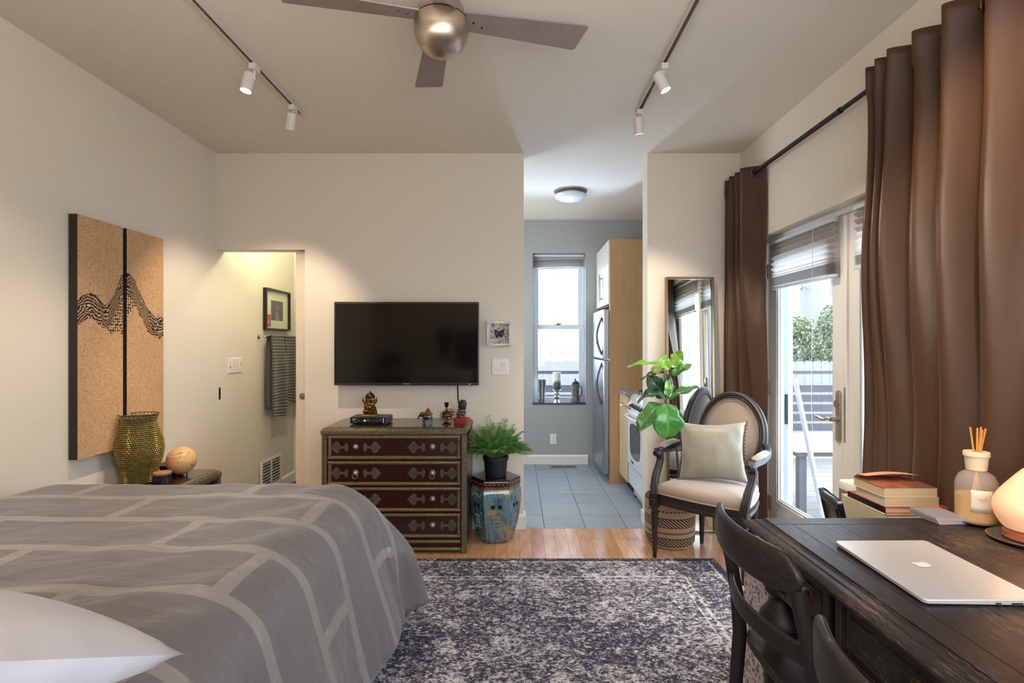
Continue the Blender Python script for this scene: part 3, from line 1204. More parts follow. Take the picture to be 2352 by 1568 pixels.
# ------------------------------------------------------------------ television
tv = thing('television', 'flat black television mounted on the wall above the dresser', 'television', (-.798, YB, 1.36))
tw_, z0, z1 = .5215, -.298, .300
yf = -.075
SCR = mat('dark_glossy_screen', (20, 16, 15), 0.09, var=(2, .1), spec=.5)
MB().box(-tw_ + .008, tw_ - .008, yf, yf + .035, z0 + .01, z1 - .008).build('casing', BLACKP, tv, smooth=False, bevel=.004)
MB().box(-tw_ + .009, tw_ - .009, yf - .003, yf, z0 + .016, z1 - .009).build('screen', SCR, tv, smooth=False)
m = MB()
frame_rect(m, -tw_, tw_, z0, z1, .007, yf - .008, yf + .012, .016)
m.build('bezel', mat('dark_chrome_bezel', (84, 78, 76), .2, .8), tv, smooth=False, bevel=.002)
MB().box(-.16, .16, yf + .035, -.001, -.12, .12).build('wall_bracket', DARKM, tv, smooth=False)
text('lettering', 'SAMSUNG', .0105, SILVER, tv, Matrix.Translation((.0, yf - .0085, z0 + .008)) @ FACE_CAM, bold=True)
MB().box(.448, .462, yf - .0095, yf - .0075, z0 + .004, z0 + .008).build('standby_light', mat('red_led', (255, 60, 50), .4, Emission_Color=(1, .08, .05, 1), Emission_Strength=2.0), tv, smooth=False)
cb = [(.365, yf + .03, z0), (.367, -.045, -.40), (.376, -.03, -.46), (.395, -.02, -.53), (.402, -.02, -.56)]
MB().tube(cb, .005, 6).build('power_cable', BLACKP, tv)

# ------------------------------------------------------------------ wall pieces


def plate(name, label, x, y, z, w, h, M, n, toggles=False, cat='switch'):
    t = thing(name, label, cat, (x, y, z))
    MB().rects(-w / 2, w / 2, -h / 2, h / 2, [(0, 0), (0, .003), (.003, .006)]).build('cover_plate', WHITEP, t, smooth=False, M=M)
    gw = w / (n + .55)
    for i in range(n):
        cx = (i - (n - 1) / 2) * gw * 1.08
        if toggles and i == 0:
            MB().box(cx - .004, cx + .004, -.002, .012, .006, .014).build('toggle', WHITEP, t, smooth=False, M=M, bevel=.001)
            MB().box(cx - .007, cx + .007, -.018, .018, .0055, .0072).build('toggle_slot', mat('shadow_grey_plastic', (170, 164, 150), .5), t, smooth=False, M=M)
        else:
            k = MB().loft([[Vector((cx - .0155, a, .006)), Vector((cx + .0155, a, .006)), Vector((cx + .0155, a, b)), Vector((cx - .0155, a, b))] for a, b in ((-.033, .0075), (0, .0095), (.033, .0135 if i % 2 else .008))])
            k.build('rocker', WHITEP, t, smooth=False, M=M)
            g = MB()
            frame_rect(g, cx - .018, cx + .018, -.036, .036, .002, .006, .007)
        for sy in (-1, 1):
            MB().lathe([(.0028, .006), (.0028, .0068), (0.001, .007)], (cx, sy * h * .42, 0), 8).build('screw', WHITEP, t, M=M)
    return t


plate('light_switch', 'white double light switch below the butterfly frame', .0 + (1149 - 1188) / FPX * YB, YB, HC - (842 - 789) / FPX * YB, .122, .118, FACE_CAM, 2)
plate('light_switch', 'white four-gang switch on the left wall inside the bathroom opening', XL, 4.215, 1.19, .205, .118, FACE_RIGHT, 4, True)
# outlet in the kitchen
ot = thing('outlet', 'white double outlet low on the grey kitchen wall', 'outlet', P(1271, 1008, YK))
MB().rects(-.036, .036, -.058, .058, [(0, 0), (0, .003), (.003, .006)]).build('cover_plate', WHITEP, ot, smooth=False, M=FACE_CAM)
for sy in (-.02, .02):
    m = MB().lathe([(.016, .006), (.016, .008)], (0, sy, 0), 16)
    s = m.build('socket', WHITEP, ot, M=FACE_CAM)
    m = MB()
    for sx in (-.006, .006):
        m.box(sx - .0012, sx + .0012, sy - .002, sy + .008, .008, .0086)
    m.box(-.002, .002, sy - .011, sy - .007, .008, .0086)
    m.build('slots', DARKM, s, smooth=False, M=FACE_CAM)
o = MB().box(0, .003, -.01, .01, -.045, .045).build('strike_slot', DARKM, None, smooth=False)
o.location = (XL, 4.0, .99)
tag(o, 'narrow dark latch slot in the left wall beside the bathroom opening', 'latch')

# butterfly shadow box
sb = thing('shadow_box', 'square white shadow box with a dark blue butterfly, right of the television', 'picture frame', P(1147, 766, YB))
hs = .0915
m = MB()
frame_rect(m, -hs, hs, -hs, hs, .019, -.035, 0)
m.build('frame', mat('white_lacquer', (226, 220, 216), .4), sb, smooth=False, bevel=.002)
t = NT('floral_paper')
v = t.coord()
f = t.noise(v, 70, 4, .7, 1.5)
t.set(Base_Color=t.ramp(f, [(.42, srgb((60, 52, 48))), (.5, srgb((206, 196, 186))), (.62, srgb((214, 206, 196)))]), Roughness=.8)
reg(t)
MB().box(-hs + .015, hs - .015, -.008, -.003, -hs + .015, hs - .015).build('backing', t.m, sb, smooth=False)
wing = [(0, .010), (.010, .020), (.030, .030), (.040, .029), (.036, .015), (.033, -.004), (.025, -.022), (.012, -.028), (.003, -.018)]
m = MB()
m.prism(wing, 0, .002, Matrix.Translation((0, -.016, 0)) @ FACE_CAM @ Matrix.Rotation(R(-12), 4, 'Y'))
m.prism([(-x, y) for x, y in wing], 0, .002, Matrix.Translation((0, -.016, 0)) @ FACE_CAM @ Matrix.Rotation(R(12), 4, 'Y'))
m.ell((0, -.015, -.002), (.003, .003, .018), 8, 6)
m.build('butterfly', mat('black_butterfly', (20, 16, 26), .6), sb, smooth=False)
m = MB()
for s in (-1, 1):
    m.prism([(s * (.018 + .005 * math.cos(a)), .002 + .015 * math.sin(a)) for a in [i * PI / 5 for i in range(10)]], .003, .0036, Matrix.Translation((0, -.0155 - (.004), 0)) @ FACE_CAM)
m.build('wing_marking', mat('blue_marking', (66, 76, 150), .5), sb, smooth=False)
m = MB()
rnd = random.Random(3)
for cx in (-1, 1):
    for cz in (-1, 1):
        for q in range(7):
            a = q * .0065
            m.torus((cx * (hs - .009 - a), -.0355, cz * (hs - .009)), .0024, .0005, 8, 4, (0, 1, 0))
            m.torus((cx * (hs - .009), -.0355, cz * (hs - .009 - a)), .0024, .0005, 8, 4, (0, 1, 0))
m.build('scroll_ornament', mat('grey_ink', (130, 124, 122), .6), sb)

# diptych
def art_mat():
    t = NT('carved_block_print')
    v = t.coord()
    sx = t.n('SeparateXYZ')
    t.l(v, sx.inputs[0])
    Y, Z = sx.outputs[1], sx.outputs[2]
    # fine stippled ground
    sp = t.noise(t.coord(scale=(1, 1.0, 1.9)), 230, 2, .5, .8)
    ground = t.ramp(sp, [(.36, srgb((110, 76, 48))), (.50, srgb((222, 182, 136)))])
    # winding band of carved lines: Z follows a curve of Y
    cv = t.n('FloatCurve')
    c = cv.mapping.curves[0]
    pts = [(0, .60), (.12, .635), (.3, .60), (.45, .72), (.54, .745), (.68, .66), (.82, .57), (1, .56)]
    c.points[0].location = pts[0]
    c.points[1].location = pts[-1]
    for p in pts[1:-1]:
        c.points.new(*p)
    cv.mapping.update()
    yn = t.math('DIVIDE', t.math('SUBTRACT', Y, 2.65), .645)
    t.l(yn, cv.inputs['Value'])
    zn = t.math('DIVIDE', t.math('SUBTRACT', Z, .787), 1.213)
    d = t.math('SUBTRACT', zn, cv.outputs[0])
    wob = t.math('MULTIPLY', t.math('SUBTRACT', t.noise(v, 26, 3), .5), .06)
    dd = t.math('ADD', d, wob)
    inb = t.math('LESS_THAN', t.math('ABSOLUTE', dd), .054)
    w = t.math('SINE', t.math('MULTIPLY', t.math('ADD', d, t.math('MULTIPLY', t.noise(v, 22, 3, .5, .8), .05)), 430))
    lines = t.ramp(w, [(.35, srgb((32, 24, 20))), (.62, srgb((214, 180, 136)))])
    c1 = t.mix(inb, ground, lines)
    # honeycomb of round cells hanging under the crest
    vo = t.n('TexVoronoi', feature='F1')
    vo.inputs['Scale'].default_value = 62
    vo.inputs['Randomness'].default_value = .35
    t.l(v, vo.inputs['Vector'])
    cells = t.ramp(vo.outputs['Distance'], [(.40, srgb((214, 176, 128))), (.5, srgb((30, 22, 18)))])
    below = t.math('MULTIPLY', t.math('LESS_THAN', dd, -.052), t.math('GREATER_THAN', dd, t.math('SUBTRACT', t.math('MULTIPLY', t.math('ABSOLUTE', t.math('SUBTRACT', yn, .46)), .9), .21)))
    c2 = t.mix(below, c1, cells)
    warm = t.noise(v, 4, 3)
    t.set(Base_Color=t.mix(t.math('MULTIPLY', warm, .35), c2, srgb((196, 138, 84)), 'MULTIPLY'), Roughness=.6)
    t.bump(sp, .4, .002)
    return reg(t)


ARTM = art_mat()
ARTS = mat('black_panel_edge', (40, 34, 34), .6)
for i, (ya, yb, lab) in enumerate(((2.65, 2.954, 'nearer tall panel of the carved wooden diptych on the left wall, with wide black edge'), (2.984, 3.292, 'farther tall panel of the carved wooden diptych, behind the woven vase'))):
    t = thing('wall_art', lab, 'art panel', (XL, 0, 0), group='diptych on the left wall')
    MB().box(.004, .0465, ya, yb, .787, 2.0).build('panel_edge', ARTS, t, smooth=False)
    MB().box(.0465, .049, ya + .0005, yb - .0005, .7875, 1.9995).build('panel_face', ARTM, t, smooth=False)

# bathroom things on the left wall
bp = thing('picture_frame', 'small black-framed picture with a red corner on the bathroom wall', 'picture', (XL, 4.68, 1.48))
m = MB()
for (a0, a1, b0, b1) in ((0, .018, 0, .37), (.482, .5, 0, .37), (.018, .482, 0, .018), (.018, .482, .352, .37)):
    m.box(.002, .034, a0, a1, b0, b1)
m.build('frame', mat('black_frame', (26, 22, 24), .3), bp, smooth=False, bevel=.002)
MB().box(.004, .012, .018, .482, .018, .352).build('mat_board', mat('cream_mat_board', (232, 228, 206), .8), bp, smooth=False)
MB().box(.012, .0135, .13, .37, .09, .27).build('photograph', mat('dim_photo', (96, 84, 100), .4, col2=(50, 42, 58), var=(9, .6)), bp, smooth=False)
m = MB().ell((.0137, .25, .205), (.0006, .018, .022), 12, 8)
m.prism([(.21, .09), (.225, .16), (.25, .18), (.275, .16), (.29, .09)], .0135, .0142, Matrix(((0, 0, 1), (1, 0, 0), (0, 1, 0))).to_4x4())
m.build('portrait', mat('faded_figure', (150, 122, 122), .5), bp, smooth=False)
MB().box(.012, .014, .02, .12, .03, .14).build('red_label', mat('red_print', (206, 60, 48), .6), bp, smooth=False)
MB().ell((.0142, .07, .075), (.0006, .028, .022), 10, 6).build('emblem', mat('pale_emblem', (190, 150, 100), .6), bp)
MB().box(.016, .017, .018, .482, .018, .352).build('glass', GLASS, bp, smooth=False)

tbz = HC + (789 - 773) / FPX * 4.6
rb = thing('towel_rail', 'thin chrome towel rail under the bathroom picture', 'towel rail', (XL, 4.6, tbz))
m = MB().cyl((.055, 0, 0), (.055, .66, 0), .0055)
m.build('bar', CHROME, rb)
for y in (0.0, .66):
    m = MB().cyl((.0, y, 0), (.055, y, 0), .007)
    m.lathe([(.022, 0), (.02, .006), (.008, .01)], (0, y, 0), 16, Matrix.Rotation(R(90), 3, 'Y'))
    m.ell((.055, y, 0), .01, 8, 6)
    m.build('mount', CHROME, rb)


def towel(y0, y1, zb, xo, label, seed, flare):
    t = thing('towel', label, 'towel', (XL + .055, (y0 + y1) / 2, 0), group='brown ribbed towels on the rail')
    zt = tbz + .011 + xo * .3
    ym = (y0 + y1) / 2

    def fn(u, v):
        # v 0..1 down the front; back layer shorter
        y = y0 + (y1 - y0) * u
        ht = zt - zb
        z = zt - ht * v
        spread = 1 + flare * smooth01(0, .6, v)
        y = ym + (y - ym) * spread
        x = .010 + xo + .006 * smooth01(0, .2, v) + .008 * math.sin(u * 7 + seed) * smooth01(.05, .5, v) + .0035 * math.sin(v * ht / .027 * 2 * PI) + .006 * v
        z += -.03 * (u - .5) * smooth01(.7, 1, v) * seed
        return Vector((x, y - ym, z))
    m = MB().grid(fn, 20, 190)

    def bk(u, v):
        p = fn(u, v * .9)
        if v == 0:
            return p
        return Vector((-.012 - .3 * xo - .006 * smooth01(0, .1, v), p.y * .94, p.z))
    m.grid(bk, 10, 40)
    m.build('cloth', mat('brown_ribbed_towel', (80, 71, 57), .95, var=(40, .15), bump=(300, .6, .004), Sheen_Weight=.4), t, sharp=0, solid=.006)
    return t


towel(4.67, 4.92, .715, 0.012, 'brown ribbed towel in front, hanging lower on the bathroom rail', 1.0, .18)
towel(4.96, 5.21, .80, 0.0, 'brown ribbed towel farther along the bathroom rail, partly behind the door', 2.0, .1)
# return air grille low on the bathroom wall
vt = thing('wall_vent', 'pale metal air vent low on the bathroom wall beyond the bed', 'vent', (XL, 4.60, .08))
m = MB()
for (a0, a1, b0, b1) in ((0, .03, 0, .27), (.37, .4, 0, .27), (.03, .37, 0, .03), (.03, .37, .24, .27)):
    m.box(0.0141, .026, a0, a1, b0, b1)
m.build('frame', TRIM, vt, smooth=False, bevel=.003)
for i in range(8):
    MB().cbox((.02, .2, .045 + i * .026), (.016, .34, .003), Matrix.Rotation(R(35), 3, 'Y')).build('louvre', mat('vent_grey', (168, 162, 146), .5), vt, smooth=False)
MB().box(.0141, .0145, .03, .37, .03, .24).build('duct', DARKM, vt, smooth=False)
MB().box(0.0141, .026, .19, .205, .03, .24).build('mullion', TRIM, vt, smooth=False)
# ------------------------------------------------------------------ things on the dresser
DT = .8161
bx = thing('set_top_box', 'black set-top box with a green arrow light on the dresser', 'receiver', (-1.0, 3.70, DT))
w_, d_ = .128, .085
pl = [(-w_, -d_ + .01), (-w_ + .01, -d_), (w_ - .01, -d_), (w_, -d_ + .01), (w_, d_ - .02), (w_ - .02, d_), (-w_ + .02, d_), (-w_, d_ - .02)]
MB().prism(pl, .006, .048).build('casing', BLACKP, bx, smooth=False, bevel=.003)
for sx in (-.1, .1):
    for sy in (-.065, .065):
        MB().cyl((sx, sy, 0), (sx, sy, .007), .01).build('foot', BLACKP, bx)
EM = Matrix.Translation((0, -d_ - .0004, .027)) @ FACE_CAM
LED = mat('white_print', (200, 200, 200), .5)
m = MB()
for (x, y, a, b) in ((-.095, .010, .026, .005), (-.102, .001, .012, .004), (-.088, -.009, .012, .004), (.03, .001, .008, .002), (.045, .001, .004, .002), (.058, .001, .004, .002), (.073, .001, .004, .002), (.058, .009, .003, .003), (.058, -.007, .003, .003)):
    m.box(x - a / 2, x + a / 2, y - b / 2, y + b / 2, 0, .0006, EM)
m.lathe([(.0035, 0), (.0035, .0006)], (0, 0, 0), 12, (EM.to_3x3()))
m.v = m.v[:-24] + [(v[0] + .085, v[1] - d_ - .0004, v[2] + .033) for v in m.v[-24:]]
m.prism([(-.072, .004), (-.067, -.004), (-.062, .004), (-.064, .004), (-.067, -.001), (-.070, .004)], 0, .0006, EM)
m.build('markings', LED, bx, smooth=False)
MB().prism([(-.036, 0), (-.021, .007), (-.021, -.007)], 0, .0008, EM).build('arrow_light', mat('green_led', (120, 220, 20), .4, Emission_Color=(.25, .9, .02, 1), Emission_Strength=1.2), bx, smooth=False)
m = MB()
for x in (-.014, -.004, .006):
    m.box(x - .002, x + .002, -.001, .004, 0, .0007, EM)
m.build('indicator_light', mat('pale_led', (210, 210, 160), .4), bx, smooth=False)
MB().box(.098, .103, -.014, .016, 0, .0008, EM).build('blue_light', mat('blue_led', (110, 150, 210), .4, Emission_Color=(.2, .4, .9, 1), Emission_Strength=.5), bx, smooth=False)

# seated elephant-headed brass figurine
g = thing('figurine', 'seated brass figurine with an elephant head standing on the set-top box', 'statuette', (-1.013, 3.70, DT + .048))
m = MB().rects(-.053, .053, -.035, .035, [(0, 0), (0, .006), (.005, .012), (.009, .014)])
m.build('base', mat('bright_brass', (190, 140, 62), .35, .9, col2=(110, 72, 30), var=(50, .4)), g)
m = MB().lathe([(.048, .014), (.046, .03), (.040, .055), (.032, .066), (.0, .068)], (0, .008, 0), 20, Matrix.Diagonal((1, .62, 1)))
m.build('throne', mat('dark_bronze', (70, 54, 40), .35, .9, bump=(140, .6, .004)), g)
m = MB()
m.ell((0, -.008, .060), (.026, .022, .024))          # belly
m.ell((0, -.004, .084), (.022, .017, .018))          # chest
for s in (-1, 1):
    m.tube([(s * .01, -.014, .036), (s * .034, -.024, .036), (s * .040, -.020, .030), (s * .012, -.032, .026)], .0085, 8, up=(0, 1, 0))
    m.tube([(s * .018, -.004, .092), (s * .036, 0, .084), (s * .044, -.004, .098), (s * .047, -.006, .112)], .0062, 8, up=(0, 1, 0))
    m.tube([(s * .018, -.006, .086), (s * .032, -.014, .072), (s * .026, -.028, .064)], .0062, 8, up=(0, 1, 0))
    m.ell((s * .046, -.004, .118), (.004, .004, .012), 8, 6)
m.tube([(0, -.028, .036), (0, -.034, .026), (0, -.034, .016)], .004, 6, up=(0, 1, 0))
m.build('body', BRASS, g)
m = MB().ell((0, -.008, .112), (.018, .018, .018))
m.tube([(-.002, -.024, .108), (-.004, -.032, .098), (-.002, -.036, .086), (.008, -.037, .082), (.020, -.036, .088), (.026, -.034, .080), (.028, -.032, .070)], .0062, 8, up=(0, 1, 0), scales=[1.1, 1, .85, .75, .65, .6, .5])
for s in (-1, 1):
    m.ell((s * .024, -.002, .108), (.013, .003, .017), 10, 6, Matrix.Rotation(R(s * 25), 3, 'Z'))
    m.ell((s * .007, -.025, .114), (.0022, .0022, .003), 6, 5)
    m.tube([(s * .010, -.022, .100), (s * .013, -.030, .094)], .002, 5, up=(1, 0, 0))
m.build('elephant_head', BRASS, g)
m = MB().lathe([(.032, .122), (.033, .126), (.029, .140), (.020, .152), (.009, .158), (.005, .163), (.006, .166), (.0, .172)], (0, .004, 0), 18, fn=lambda a, z: 1 + .04 * math.cos(9 * a))
m.build('crown', mat('dark_bronze', 0), g)

# brass elephant
e = thing('figurine', 'small brass and silver elephant figurine with a howdah on the dresser', 'statuette', (-.612, 3.66, DT), R(160))
SILB = mat('tarnished_silver', (138, 140, 132), .3, .9, var=(20, .2))
m = MB()
m.ell((0, 0, .048), (.036, .022, .024))
for sx in (-.022, .022):
    for sy in (-.012, .012):
        m.tube([(sx, sy, .04), (sx * 1.05, sy, .02), (sx * 1.1, sy, .0)], .0075, 8, up=(0, 1, 0), scales=[1.1, .9, 1.0])
m.tube([(-.034, 0, .055), (-.042, 0, .04), (-.043, 0, .024)], .002, 5, up=(0, 1, 0))
m.build('body', SILB, e)
m = MB().ell((.042, 0, .060), (.017, .015, .018))
m.tube([(.054, 0, .056), (.066, 0, .044), (.072, 0, .030), (.080, 0, .028)], .006, 8, up=(0, 1, 0), scales=[1.1, .85, .6, .5])
for s in (-1, 1):
    m.ell((.036, s * .018, .060), (.010, .002, .015), 10, 6, Matrix.Rotation(R(s * -30), 3, 'Z'))
    m.tube([(.052, s * .008, .050), (.064, s * .010, .046)], .0022, 5, up=(0, 0, 1))
m.build('head', BRASS, e)
m = MB().lathe([(.026, .066), (.024, .072), (.022, .074), (.018, .086), (.010, .098), (.003, .106), (.001, .112)], (-.006, 0, 0), 14, Matrix.Diagonal((1, .9, 1)), fn=lambda a, z: 1 + .06 * math.cos(8 * a))
m.prism([(-.03, -.024), (.02, -.024), (.02, .024), (-.03, .024)], .060, .068)
m.build('howdah', BRASS, e)


def rings(m, c, r0, n, seed, zr, thin=.0011):
    rnd = random.Random(seed)
    for i in range(n):
        ax = Vector((rnd.gauss(0, .55), rnd.gauss(0, .55), 1)).normalized()
        q = Vector(c) + Vector((rnd.uniform(-.006, .006), rnd.uniform(-.006, .006), rnd.uniform(*zr)))
        m.torus(q, r0 * rnd.uniform(.75, 1.2), thin * rnd.uniform(.8, 1.4), 22, 5, ax)


cs = thing('candlestick', 'brass candlestick hung with gold necklaces beside the elephant', 'candlestick', (-.478, 3.64, DT))
MB().lathe([(.036, 0), (.034, .004), (.022, .008), (.010, .016), (.008, .026), (.014, .032), (.030, .046), (.033, .060), (.026, .076), (.012, .086), (.006, .096), (.005, .112), (.009, .116), (.012, .120), (.014, .140), (.018, .146), (.015, .146), (.011, .128)], (0, 0, 0), 22).build('stick', mat('dark_brass', (120, 84, 44), .22, .95, col2=(46, 32, 24), var=(24, .3)), cs)
m = MB()
rings(m, (0, 0, .0), .036, 12, 5, (.05, .08))
rings(m, (.012, -.004, .0), .040, 8, 6, (.04, .075))
m.build('necklaces', mat('mixed_gold', (206, 170, 110), .2, 1.0, col2=(120, 112, 116), var=(80, .2)), cs)
m = MB()
rnd = random.Random(12)
for i in range(60):
    a, z = rnd.uniform(0, 2 * PI), rnd.uniform(.012, .085)
    r = .034 * (1 - abs(z - .05) * 6) + .012
    m.ell((r * math.cos(a), r * math.sin(a), z), rnd.uniform(.002, .0038), 6, 4)
m.build('beads', mat('violet_crystal', (96, 84, 120), .15, .6), cs)
rb_ = thing('gift_box', 'small bright red box at the right end of the dresser', 'box', (-.382, 3.70, DT), R(-12))
MB().box(-.045, .045, -.035, .035, 0, .034).build('box', mat('red_card', (178, 48, 34), .5), rb_, smooth=False, bevel=.001)
MB().box(-.046, .046, -.036, .036, .024, .036).build('lid', mat('red_card_lid', (190, 56, 40), .45), rb_, smooth=False, bevel=.001)
jh = thing('bracelet_holder', 'tilted black drum with bracelets and beads stacked on the red box', 'jewellery stand', (-.390, 3.70, DT + .036), rot=(0, R(10), 0))
MB().lathe([(.022, 0), (.020, .03), (.018, .06), (.016, .068)], seg=20).build('core', DARKM, jh)
m = MB().lathe([(.027, .064), (.028, .066), (.0275, .11), (.026, .112), (.017, .112), (.017, .119), (.014, .120)], (-.002, 0, 0), 24, fn=lambda a, z: 1)
for i in range(7):
    m.torus((-.002, 0, .07 + i * .006), .0278, .0009, 24, 5)
m.build('drum', mat('black_rib', (36, 36, 46), .35), jh)
MB().torus((-.002, 0, .120), .015, .0022, 16, 6).build('gold_rim', BRASS, jh)
m = MB()
for i in range(9):
    m.torus((0, 0, .006 + i * .0062), .027 + .003 * math.sin(i * 2), .0028, 22, 6, (.12 * math.sin(i * 3), .1 * math.cos(i * 2), 1))
m.build('bracelets', mat('bead_mix', (170, 160, 150), .3, .4, col2=(60, 44, 60), var=(90, .45)), jh)
m = MB()
rings(m, (0, 0, 0), .031, 5, 9, (.01, .06), .0014)
m.build('bangles', BRASS, jh)

# ------------------------------------------------------------------ garden stool and palm
GLZ = NT('turquoise_drip_glaze')
v = GLZ.coord()
sx = GLZ.n('SeparateXYZ')
GLZ.l(v, sx.inputs[0])
f1 = GLZ.noise(GLZ.coord(scale=(1, 1, .18)), 22, 4, .6, .4)
f2 = GLZ.noise(v, 9, 3)
hz = GLZ.math('ADD', GLZ.math('MULTIPLY', sx.outputs[2], 1.0), GLZ.math('MULTIPLY', GLZ.math('SUBTRACT', f1, .5), .05))
body = GLZ.mix(GLZ.ramp(f1, [(.4, (0, 0, 0, 1)), (.6, (1, 1, 1, 1))]), srgb((96, 134, 130)), srgb((66, 88, 112)))
body = GLZ.mix(GLZ.ramp(f2, [(.52, (0, 0, 0, 1)), (.7, (1, 1, 1, 1))]), body, srgb((150, 142, 104)))
brown = GLZ.ramp(hz, [(.362, (0, 0, 0, 1)), (.378, (1, 1, 1, 1))])
rim = GLZ.ramp(hz, [(.385, (0, 0, 0, 1)), (.395, (1, 1, 1, 1))])
c = GLZ.mix(brown, body, srgb((150, 86, 40)))
c = GLZ.mix(rim, c, srgb((52, 26, 24)))
GLZ.set(Base_Color=c, Roughness=.14)
GLZ.b.inputs['Coat Weight'].default_value = .5
GLZ.bump(GLZ.noise(v, 40, 3), .25, .004)
reg(GLZ)
st = thing('garden_stool', 'hexagonal turquoise-glazed ceramic garden stool with brown top beside the dresser', 'stool', (-.150, 3.765, 0), R(4))


def hexr(a):
    # gently rounded hexagon, corners left and right
    k = (a % (PI / 3)) - PI / 6
    return (math.cos(PI / 6) / math.cos(k)) * .96 + .04


prof = [(.120, .0), (.130, .006), (.136, .04), (.150, .09), (.170, .17), (.181, .26), (.183, .30), (.180, .355), (.170, .375), (.174, .378), (.178, .384), (.178, .425), (.174, .434), (.168, .437), (.155, .437), (.08, .4385), (.0, .4385)]
m = MB().lathe([(r * .97, z) for r, z in prof], seg=72, fn=lambda a, z: hexr(a))
m.build('body', GLZ.m, st, sharp=50)
for kf in range(6):
    a = PI / 6 + kf * PI / 3
    R3 = Matrix.Rotation(a, 4, 'Z')
    ap = math.cos(PI / 6) * .97

    def fp(z):
        for (r0, z0_), (r1, z1_) in zip(prof, prof[1:]):
            if z0_ <= z <= z1_:
                return (r0 + (r1 - r0) * (z - z0_) / max(1e-6, z1_ - z0_)) * ap + .001
        return .15
    m = MB()

    def ringp(pts, r):
        m.tube([R3 @ Vector((fp(z), y, z)) for y, z in pts], r, 6, closed=True, up=R3 @ Vector((1, 0, 0)))
    ringp([(-.036, .085), (-.048, .10), (-.058, .20), (-.052, .215), (.052, .215), (.058, .20), (.048, .10), (.036, .085)], .0028)
    m.build('panel_moulding', GLZ.m, st)
    m = MB()
    ringp([(-.050, .305), (-.058, .315), (-.058, .338), (-.050, .348), (.050, .348), (.058, .338), (.058, .315), (.050, .305)], .0028)
    m.build('panel_moulding', GLZ.m, st)
    m = MB()
    rnd = random.Random(kf)
    for z in (.185, .16, .135, .11):
        for s in (-1, 0, 1):
            y = s * .018
            for q in range(5):
                b = 2 * PI * q / 5
                p = R3 @ Vector((fp(z), y + .007 * math.cos(b), z + .007 * math.sin(b)))
                m.ell(p, (.0045, .0045, .0045), 6, 4)
    for q in range(6):
        m.ell(R3 @ Vector((fp(.327), -.03 + q * .012, .327 + .006 * math.sin(q * 2.2))), (.006, .006, .007), 6, 4)
    for s in (-.03, 0, .03):
        m.ell(R3 @ Vector((fp(.022), s, .022)), (.004, .004, .004), 6, 4)
    m.build('relief_flower', mat('ochre_glaze', (120, 132, 104), .2, col2=(96, 140, 136), var=(12, .3), coat=.5), st)
    for s in (-.024, .024):
        m = MB().lathe([(.0145, 0), (.0145, .002), (.001, .0022)], (0, 0, 0), 16, Matrix.Rotation(R(90), 3, 'Y'))
        m.v = [tuple(R3 @ (Vector(v) + Vector((fp(.26) - .002 + .001, s, .26)))) for v in m.v]
        m.build('round_hole', mat('dark_hole', (14, 12, 12), .9), st)
    m = MB()
    for q in range(6):
        m.ell(R3 @ Vector((.178 * ap + .001, -.075 + q * .03, .41)), (.0045, .0045, .0045), 8, 5)
    m.build('stud', mat('pale_stud', (150, 140, 140), .2), st)

pp = thing('potted_palm', 'small parlour palm in a black plastic pot on the ceramic stool', 'potted plant', (-.150, 3.745, .4386))
BPOT = mat('black_plant_pot', (20, 20, 28), .55, bump=(20, .4, .01))
MB().lathe([(.066, 0), (.072, .004), (.080, .09), (.083, .115), (.089, .117), (.090, .142), (.086, .145), (.080, .14), (.078, .12)], seg=28).build('pot', BPOT, pp)
MB().lathe([(.079, .12), (.03, .126), (0, .127)], seg=20).build('soil', mat('potting_soil', (50, 38, 30), .95), pp)
PALM = mat('palm_green', (64, 112, 44), .5, col2=(110, 160, 76), var=(6, .2))


def frond(m, base, d, L, droop, n=15, lw=.0042, ll=.075):
    pts = []
    p = Vector(base)
    v = Vector(d).normalized()
    st_ = L / 14
    for i in range(15):
        pts.append(p.copy())
        v = (v + Vector((v.x, v.y, 0)) * .02 + Vector((0, 0, -droop * (i / 14)))).normalized()
        p = p + v * st_
    m.tube(pts, .0016, 4, scales=[1.5 - i * .08 for i in range(15)])
    for i in range(5, 15):
        a, b = pts[i - 1], pts[i]
        t = (b - a).normalized()
        s = t.cross(Vector((0, 0, 1))).normalized()
        up = s.cross(t)
        for sg in (-1, 1):
            q = (t * .75 + s * sg * .8 - Vector((0, 0, .15))).normalized()
            l = ll * (1 - .45 * abs((i - 9) / 6)) * random.uniform(.85, 1.1)
            w = up.cross(q).normalized() * lw
            tip = b + q * l - Vector((0, 0, l * .18))
            mid = b + q * l * .5
            m.add([b, mid + w, tip, mid - w], [(0, 1, 2), (0, 2, 3)])


for i in range(64):
    a = i * 2.399
    tilt = .10 + .95 * math.sqrt((i + .5) / 64)
    m = MB()
    frond(m, (.03 * math.cos(a) * tilt, .03 * math.sin(a) * tilt, .125), (math.sin(tilt) * math.cos(a) * (.75 if math.sin(a) > 0 else .95), math.sin(tilt) * math.sin(a) * .62, math.cos(tilt)), random.uniform(.19, .27) * (1.12 - .25 * tilt), .13 * tilt)
    m.build('frond', PALM, pp, smooth=False)

# ------------------------------------------------------------------ bedside chest things
VA = thing('vase', 'olive-gold beaded wire vase on the chest behind the bed', 'vase', (-2.085, 2.965, .5995))
vp = [(.078, 0), (.080, .01), (.082, .04), (.092, .08), (.110, .13), (.117, .18), (.113, .225), (.098, .27), (.084, .31), (.080, .335), (.084, .355), (.093, .372)]


def vr(z):
    for (r0, a), (r1, b) in zip(vp, vp[1:]):
        if a <= z <= b:
            t = (z - a) / (b - a)
            return r0 + (r1 - r0) * (t * t * (3 - 2 * t) * .5 + t * .5)
    return vp[-1][0]


